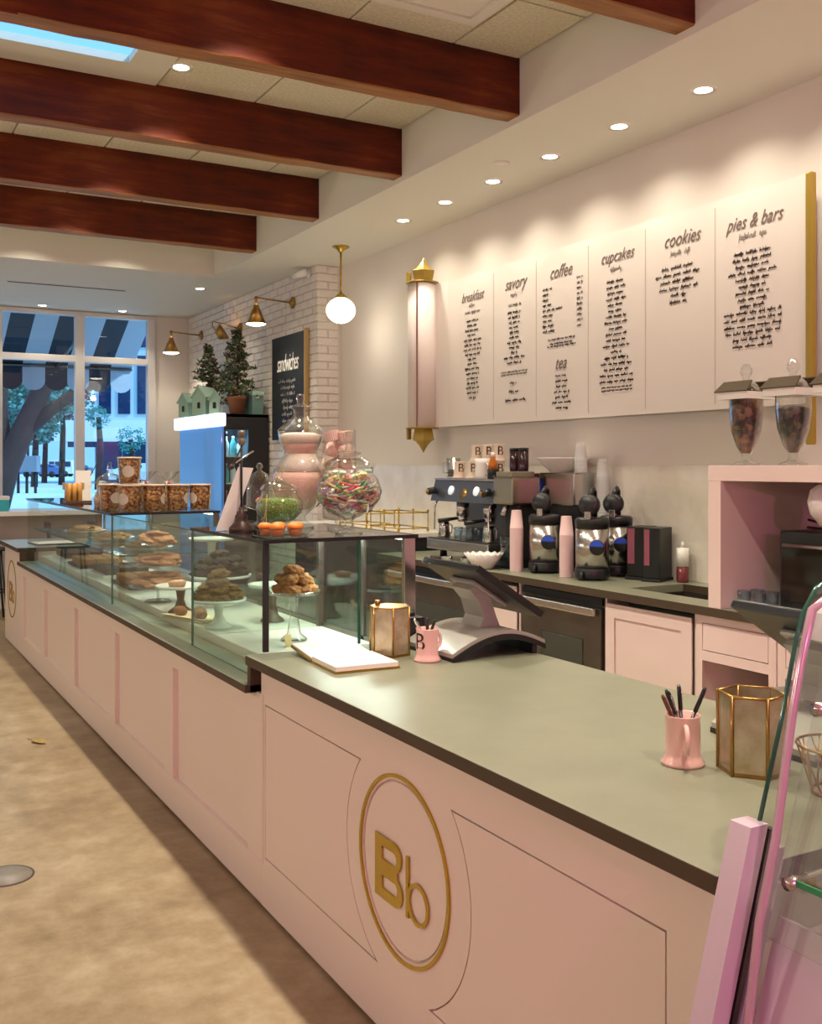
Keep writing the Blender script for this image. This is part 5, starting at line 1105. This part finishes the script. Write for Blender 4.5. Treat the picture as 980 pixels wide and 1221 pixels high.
tl = thing('tablet', 'black tablet edge fixed to the side of the pink shelf unit', 'tablet', (3.60, NY1 + .001, 1.32)); MB().bbox(-.06, .06, 0, .018, -.14, .14, .008).build('body', BLACK, tl); MB().box(-.05, .05, .018, .0185, -.12, .12).build('screen', mat('tablet_glass', (.01, .01, .012), .08), tl)
# gold wire rack on the ledge
gk = thing('gold_wire_rack', 'gold wire display rack with ball feet on the marble ledge', 'rack', (3.86, 7.32, 1.0855))
def rack(y0, y1, x0, x1, h):
    for x in (x0, x1):
        for z in (.03, h): MB().tube([(x, y0, z), (x, y1, z)], .005, 6).build('bar', GOLD, gk)
        for y in (y0, (y0 + y1) / 2, y1): MB().tube([(x, y, 0.02), (x, y, h + .01)], .005, 6).build('upright', GOLD, gk); MB().ball((x, y, .013), .013, 1).build('foot', GOLD, gk); MB().ball((x, y, h + .014), .012, 1).build('finial', GOLD, gk)
    for y in (y0, y1):
        for z in (.03, h): MB().tube([(x0, y, z), (x1, y, z)], .005, 6).build('bar', GOLD, gk)
rack(-.45, .02, -.14, .12, .15); rack(.10, .60, -.14, .12, .12)
# nook contents
ov = thing('toaster_oven', 'black toaster oven inside the pink shelf unit', 'toaster oven', (3.85, 2.86, ZBt)); MB().bbox(-.20, .22, -.38, .32, .015, .36, .01).build('body', BLACK, ov); d_ = MB().bbox(-.212, -.20, -.20, .30, .05, .30, .004).build('door', mat('oven_glass', (.015, .008, .006), .08), ov); MB().tube([(-.235, -.17, .30), (-.235, .27, .30)], .009, 10).build('handle', STEEL, d_)
for z in (.14, .22): MB().tube([(-.209, -.18, z), (-.209, .28, z)], .003, 6).build('rack_bar', mat('copper_bar', (.35, .12, .05), .3, 1), d_)
for z in (.1, .2, .29): MB().lathe([(.001, 0), (.02, 0), (.018, .02), (.001, .02)], 16, M=T(-.20, -.30, z) @ Matrix.Rotation(R(-90), 4, 'Y')).build('dial', STEEL, ov)
for sx in (-.17, .18):
    for sy in (-.34, .28): MB().lathe([(.015, 0), (.015, .016)], 10, (sx, sy, 0)).build('foot', BLACK, ov)
MB().box(-.204, -.2005, -.06, .0, .325, .345).build('display', mat('blue_display', (.02, .05, .5), .3, emit=(.05, .15, 1), estr=2.5), ov)
tg = thing('tongs', 'black tongs lying on top of the toaster oven', 'tongs', (3.76, 3.0, ZBt + .362)); MB().tube([(0, -.1, .005), (0, .12, .012)], .006, 6).build('arm', BLACK, tg); MB().tube([(.02, -.1, .005), (.005, .12, .045)], .006, 6).build('arm', BLACK, tg)
for i in range(4):
    o = dup(gl0, (3.56 + (i % 2) * .085, 3.30 - .085 * (i // 2), ZBt), label='clear tumbler standing inside the pink shelf unit', group='tumblers in the pink shelf unit')
bb = thing('white_globe_jar', 'round white jar on a bracket inside the pink shelf unit', 'jar', (3.62, 2.90, 1.345)); MB().lathe([(.001, 0), (.03, 0), (.07, .05), (.082, .10), (.07, .15), (.04, .175), (.001, .18)], 24).build('jar', mat('speckled_white', (.70, .62, .60), .5, var=.1, scale=30), bb); MB().tube([(0, 0, .175), (0, 0, .184)], .012, 8).build('hanger', BRASS, bb)
# jars with little houses on the top board
NUT = granola_mat('dried_fruit', (.09, .025, .015), (.20, .09, .03), (.03, .012, .008), 38); NUTD = granola_mat('dark_beans', (.03, .02, .012), (.10, .07, .03), (.015, .01, .007), 38)
SHING = mat('brown_shingle', (.07, .045, .018), .8)
def fjar(y, label, m_, fill):
    j = thing('footed_jar', label, 'jar', (3.68, y, NZ1 + .001), 0, 'footed glass jars on the pink shelf unit')
    MB().shell([(.001, 0), (.062, 0), (.064, .006), (.03, .02), (.018, .035), (.022, .05), (.045, .09), (.068, .16), (.077, .24), (.077, .33), (.080, .335)], 32).build('jar', GLJ, j)
    MB().shell([(.083, .337), (.075, .355), (.045, .38), (.018, .395), (.014, .405), (.026, .425), (.028, .445), (.014, .468), (.001, .472)], 24).build('lid', GLJ, j)
    MB().lathe([(.001, .055), (.020, .056), (.042, .09), (.065, .16), (.073, .24), (.070, fill), (.04, fill + .01), (.001, fill + .006)], 28).build('contents', m_, j)
    cf = MB()
    for x0, x1, y0, y1 in ((-.092, -.084, -.09, .09), (.084, .092, -.09, .09), (-.084, .084, -.09, -.082), (-.084, .084, .082, .09)): cf.box(x0, x1, y0, y1, .305, .338)
    cf.build('collar_frame', WHITEM, j)
    for s_ in (-1, 1):
        x0, x1 = s_ * .100, s_ * .050
        MB().add([(x0, -.10, .338), (x0, .10, .338), (x1, .085, .385), (x1, -.085, .385), (x0 + s_ * .004, -.10, .342), (x0 + s_ * .004, .10, .342), (x1 + s_ * .004, .085, .39), (x1 + s_ * .004, -.085, .39)], [(0, 1, 2, 3), (7, 6, 5, 4), (0, 4, 5, 1), (1, 5, 6, 2), (2, 6, 7, 3), (3, 7, 4, 0)]).build('roof_panel', SHING, j)
fjar(3.40, 'footed glass jar of reddish dried fruit on the pink shelf unit', NUT, .305); fjar(3.13, 'footed glass jar of dark nuts on the pink shelf unit', NUTD, .25); fjar(2.86, 'footed glass jar cut off at the right edge', NUTD, .24)

# ================================================================ WINDOW BAR AND STOOLS
wbar = thing('window_bar', 'white bar counter along the shop window', 'bar counter', (0, 0, 0))
MB().bbox(-.15, 2.62, 11.55, 12.3, 1.06, 1.11, .006).build('top', WHITE, wbar); MB().box(-.12, 2.60, 12.2, 12.26, 0, 1.06).build('panel', PAINT, wbar)
for x in (-.05, 1.24, 2.52): MB().bbox(x - .03, x + .03, 11.65, 11.72, 0, 1.06, .004).build('leg', mat('tan_wood', (.40, .28, .14), .5), wbar)
def stool(x, y, lab):
    s_ = thing('bar_stool', lab, 'stool', (x, y, 0), 0, 'black metal bar stools')
    MB().lathe([(.001, .72), (.17, .72), (.175, .735), (.16, .75), (.001, .75)], 24).build('seat', BLACKM, s_)
    for a in range(4): t = R(45 + 90 * a); MB().tube([(.13 * math.cos(t), .13 * math.sin(t), .72), (.21 * math.cos(t), .21 * math.sin(t), 0)], .011, 8).build('leg', BLACK, s_)
    MB().tube([(.17 * math.cos(R(15 * i)), .17 * math.sin(R(15 * i)), .30) for i in range(24)], .008, 6, True).build('foot_ring', BLACK, s_)
    MB().tube([(-.16, -.05, .74), (-.19, -.05, .98), (-.19, .05, .98), (-.16, .05, .74)], .010, 8).build('back_hoop', BLACK, s_); MB().bbox(-.20, -.175, -.14, .14, .90, 1.0, .008).build('backrest', BLACKM, s_)
stool(.55, 11.35, 'black metal stool under the left end of the window bar'); stool(1.25 + .1, 11.35, 'black metal stool at the middle of the window bar'); stool(2.1, 11.35, 'black metal stool under the right end of the window bar')
bxx = thing('turquoise_box', 'turquoise gift box at the left edge on the window bar', 'box', (1.47, 11.8, 1.111)); MB().bbox(-.11, .11, -.11, .11, 0, .15, .004).build('box', mat('turquoise', (.03, .42, .48), .5), bxx); MB().bbox(-.115, .115, -.115, .115, .12, .16, .004).build('lid', WHITE, bxx)

# small things on the floor
fc = thing('floor_cover', 'round metal cover set in the concrete floor at the left edge', 'floor cover', (.56, 4.25, .0005)); MB().lathe([(.001, 0), (.10, 0), (.10, .002), (.001, .002)], 32).build('plate', mat('grey_cover', (.22, .20, .17), .5, var=.15, scale=12), fc); MB().shell([(.10, 0), (.10, .0025), (.108, .0025), (.108, 0)], 32).build('rim', mat('dark_rim', (.07, .05, .035), .6), fc)
lf = thing('dry_leaf', 'small curled dry leaf lying on the concrete floor', 'leaf', (1.0, 6.2, .004), R(30)); MB().add([(0, -.06, 0), (.03, -.02, .008), (.028, .03, .012), (0, .07, .004), (-.03, .02, .010), (-.026, -.03, .006), (0, 0, 0)], [(0, 1, 6), (1, 2, 6), (2, 3, 6), (3, 4, 6), (4, 5, 6), (5, 0, 6)]).build('blade', mat('dry_leaf', (.30, .20, .06), .8), lf); MB().tube([(0, .06, .004), (0, .10, .006)], .002, 5).build('stalk', CONE, lf)

# ================================================================ OUTSIDE
GZ = .30
gm = MB(); gm.box(-160, 160, YF + 2.5, 330, GZ - .5, GZ); struct(gm.build('street', mat('street', (.62, .74, .78), .9, var=.12, scale=.15)), 'bright street outside the window')
struct(MB().box(-30, 30, YF + .16, YF + 2.5, -.1, .02).build('sidewalk', mat('sidewalk', (.45, .45, .43), .9, var=.1, scale=2)), 'pavement outside the window')
aw = thing('striped_awning', 'dark and pale striped shop awning with a scalloped edge', 'awning', (0, YF + .16, 0))
AWD = mat('awning_dark', (.015, .035, .055), .8); AWL = mat('awning_pale', (.55, .62, .68), .8)
sw = .30; ax0 = -2.6
for i in range(21):
    x0 = ax0 + i * sw; x1 = x0 + sw; m_ = AWD if i % 2 else AWL
    st = MB().add([(x0, 0, 3.95), (x1, 0, 3.95), (x1, 1.85, 3.02), (x0, 1.85, 3.02), (x0, 0, 3.94), (x1, 0, 3.94), (x1, 1.84, 3.01), (x0, 1.84, 3.01)], [(0, 1, 2, 3), (7, 6, 5, 4), (3, 2, 6, 7), (0, 3, 7, 4), (1, 5, 6, 2)]).build('stripe', m_, aw)
    me = flat2d([[(x0, 3.02), (x0, 2.78)] + [(x0 + sw / 2 - sw / 2 * math.cos(PI * k / 8), 2.78 - .13 * math.sin(PI * k / 8)) for k in range(1, 8)] + [(x1, 2.78), (x1, 3.02)]], .004); mobj('valance', me, m_, aw, MFY(0, 1.85, 0))
for x in (-1.5, .6, 2.65): MB().tube([(x, 0, 3.30), (x, 1.8, 2.98)], .02, 8).build('frame_bar', STEELD, aw)
MB().tube([(ax0, 1.82, 2.99), (ax0 + 21 * sw, 1.82, 2.99)], .02, 8).build('frame_bar', STEELD, aw)
rx = random.Random(21)
def tree(loc, cz_, cr, label, cols, n=220):
    t_ = thing('street_tree', label, 'tree', loc); BK = mat('bark', (.035, .025, .02), .9, var=.3, scale=6)
    MB().tube([(0, 0, 0), (.1, 0, cz_ * .6), (0, 0, cz_)], [.22, .18, .12], 10).build('trunk', BK, t_)
    for k, c_ in enumerate(cols):
        m_ = MB()
        for i in range(n // len(cols)):
            a = rx.uniform(0, 2 * PI); e = rx.uniform(-1, 1); q = cr * rx.uniform(.2, 1) ** .5; p = Vector((q * math.cos(a) * math.sqrt(1 - e * e), q * math.sin(a) * math.sqrt(1 - e * e), cz_ + e * cr * .8))
            for kk in range(5):
                d = Vector((rx.uniform(-1, 1), rx.uniform(-1, 1), rx.uniform(-1, 1))) * cr * .16; m_.ball(p + d, cr * rx.uniform(.03, .075), 1, (1, 1, .7), .35, i)
        o = m_.build('foliage', c_, t_); o['kind'] = 'stuff'
FG1 = mat('leaf_green', (.04, .16, .12), .9, var=.4, scale=3); FG2 = mat('leaf_teal', (.08, .30, .26), .9, var=.4, scale=3); FR1 = mat('leaf_russet', (.30, .10, .10), .9, var=.4, scale=3)
bt_ = thing('street_tree', 'large dark tree trunk leaning beside the street at the left', 'tree', (3.95, 32.1, GZ), -math.atan(680 / F)); BK = mat('bark', (.035, .025, .02), .9, var=.3, scale=6)
MB().tube([(-.1, 0, -.1), (.30, 0, 1.2), (.95, 0, 2.6), (1.5, 0, 3.8), (1.7, 0, 6)], [.46, .38, .32, .26, .2], 14).build('trunk', BK, bt_)
MB().tube([(.75, 0, 2.2), (1.7, .1, 3.0), (2.4, .2, 3.5), (3.0, .2, 3.7)], [.24, .18, .14, .08], 10).build('branch', BK, bt_); MB().tube([(.3, 0, 1.3), (.1, 0, 2.8), (.2, 0, 4.6)], [.3, .26, .2], 10).build('branch', BK, bt_)
tree((10.2, 65, GZ), 5.0, 2.3, 'dense green tree across the street at the left', [FG1, FG2]); tree((13.2, 79.6, GZ), 5.6, 2.8, 'tree with teal green leaves across the street', [FG2, FG1]); tree((12.8, 70.6, GZ), 6.2, 2.0, 'russet autumn tree across the street', [FR1, FG1]); tree((12.1, 56.2, GZ), 3.9, .65, 'small green tree in front of the pale building', [FG2], 90); tree((13.6, 55.3, GZ), 2.7, .8, 'low green shrub tree before the dark shop front', [FG2], 90)
for i, (x, y) in enumerate(((16, 160), (26, 172), (37, 163), (48, 172))): tree((x, y, GZ), 9, 5, 'distant %s tree behind the parked cars' % ('leftmost', 'second', 'third', 'rightmost')[i], [FG1, FG2], n=160)
bd = thing('office_building', 'pale building with dark tall windows across the street', 'building', (14.1, 76, GZ), R(-24)); BW = mat('pale_wall', (.60, .70, .72), .8); WD = mat('dark_window', (.01, .03, .09), .15)
MB().box(2.0, 14, 0, 8, 0, 14).build('wall', BW, bd)
for k in range(8): 
    MB().box(2.3 + k * 1.35, 3.15 + k * 1.35, -.10, .02, 5.0, 9.2).build('window', WD, bd); MB().box(2.3 + k * 1.35, 3.3 + k * 1.35, -.10, .02, 9.8, 13.4).build('window', WD, bd)
for k in range(6): MB().box(2.1 + k * 1.9, 3.9 + k * 1.9, -.12, .02, .1, 2.7).build('shop_window', WD, bd)
WB = mat('white_band', (.80, .86, .88), .8); MB().box(-.6, 14, -1.0, 8, 3.0, 4.5).build('canopy_band', WB, bd); MB().box(.2, 14, -.4, 0, 2.6, 3.0).build('canopy_soffit', WD, bd)
def car(loc, rz, label, m_, suv):
    c_ = thing('parked_car', label, 'car', loc, rz, 'cars parked across the street'); L = 4.4; h = 1.9 if suv else 1.45
    body = [(-L / 2, .35), (L / 2, .35), (L / 2, .85), (L / 2 - .1, 1.0), (L / 2 - 1.1, 1.08), (-L / 2, 1.05)] 
    MB().prism(body, 1.75, MFY(0, .875, 0)).build('body', m_, c_)
    cab = [(-L / 2 + .05, 1.05), (L / 2 - 1.25, 1.08), (L / 2 - 1.75, h), (-L / 2 + .15, h)] if suv else [(-L / 2 + .4, 1.05), (L / 2 - 1.15, 1.08), (L / 2 - 2.0, h), (-L / 2 + 1.1, h)]
    MB().prism(cab, 1.6, MFY(0, .80, 0)).build('cabin', m_, c_)
    for x0, x1 in ((-1.95, -1.1), (-.95, -.15), (-.05, .55)): MB().box(x0 + (.4 if not suv else 0), x1 + (.1 if not suv else 0), -.83, .83, 1.15, h - .15).build('window', WD, c_)
    for x in (-1.35, 1.4):
        for y in (-.80, .80): MB().tube([(x, y - .1, .34), (x, y + .1, .34)], .34, 18).build('wheel', BLACKM, c_)
car((21.9, 124, GZ), R(150), 'white boxy four wheel drive parked across the street', mat('car_white', (.85, .88, .88), .3), True); car((19.2, 117, GZ), R(150), 'blue saloon parked beside the white four wheel drive', mat('car_blue', (.06, .16, .36), .3), False)
car((17.9, 69.0, GZ), R(-24), 'pale car parked before the building', mat('car_pale', (.7, .78, .8), .3), False); car((24.5, 128, GZ), R(150), 'dark car parked right of the white four wheel drive', mat('car_dark', (.03, .07, .14), .3), False)
nb = thing('newspaper_stand', 'grey newspaper box stand on three posts across the street', 'newspaper stand', (7.6, 50.5, GZ), R(-29)); MB().bbox(-.55, .55, -.25, .25, 1.0, 1.75, .03).build('box', mat('grey_box', (.20, .25, .28), .5), nb)
for x in (-.4, 0, .4): MB().tube([(x, 0, 0), (x, 0, 1.0)], .07, 8).build('post', BLACKM, nb)
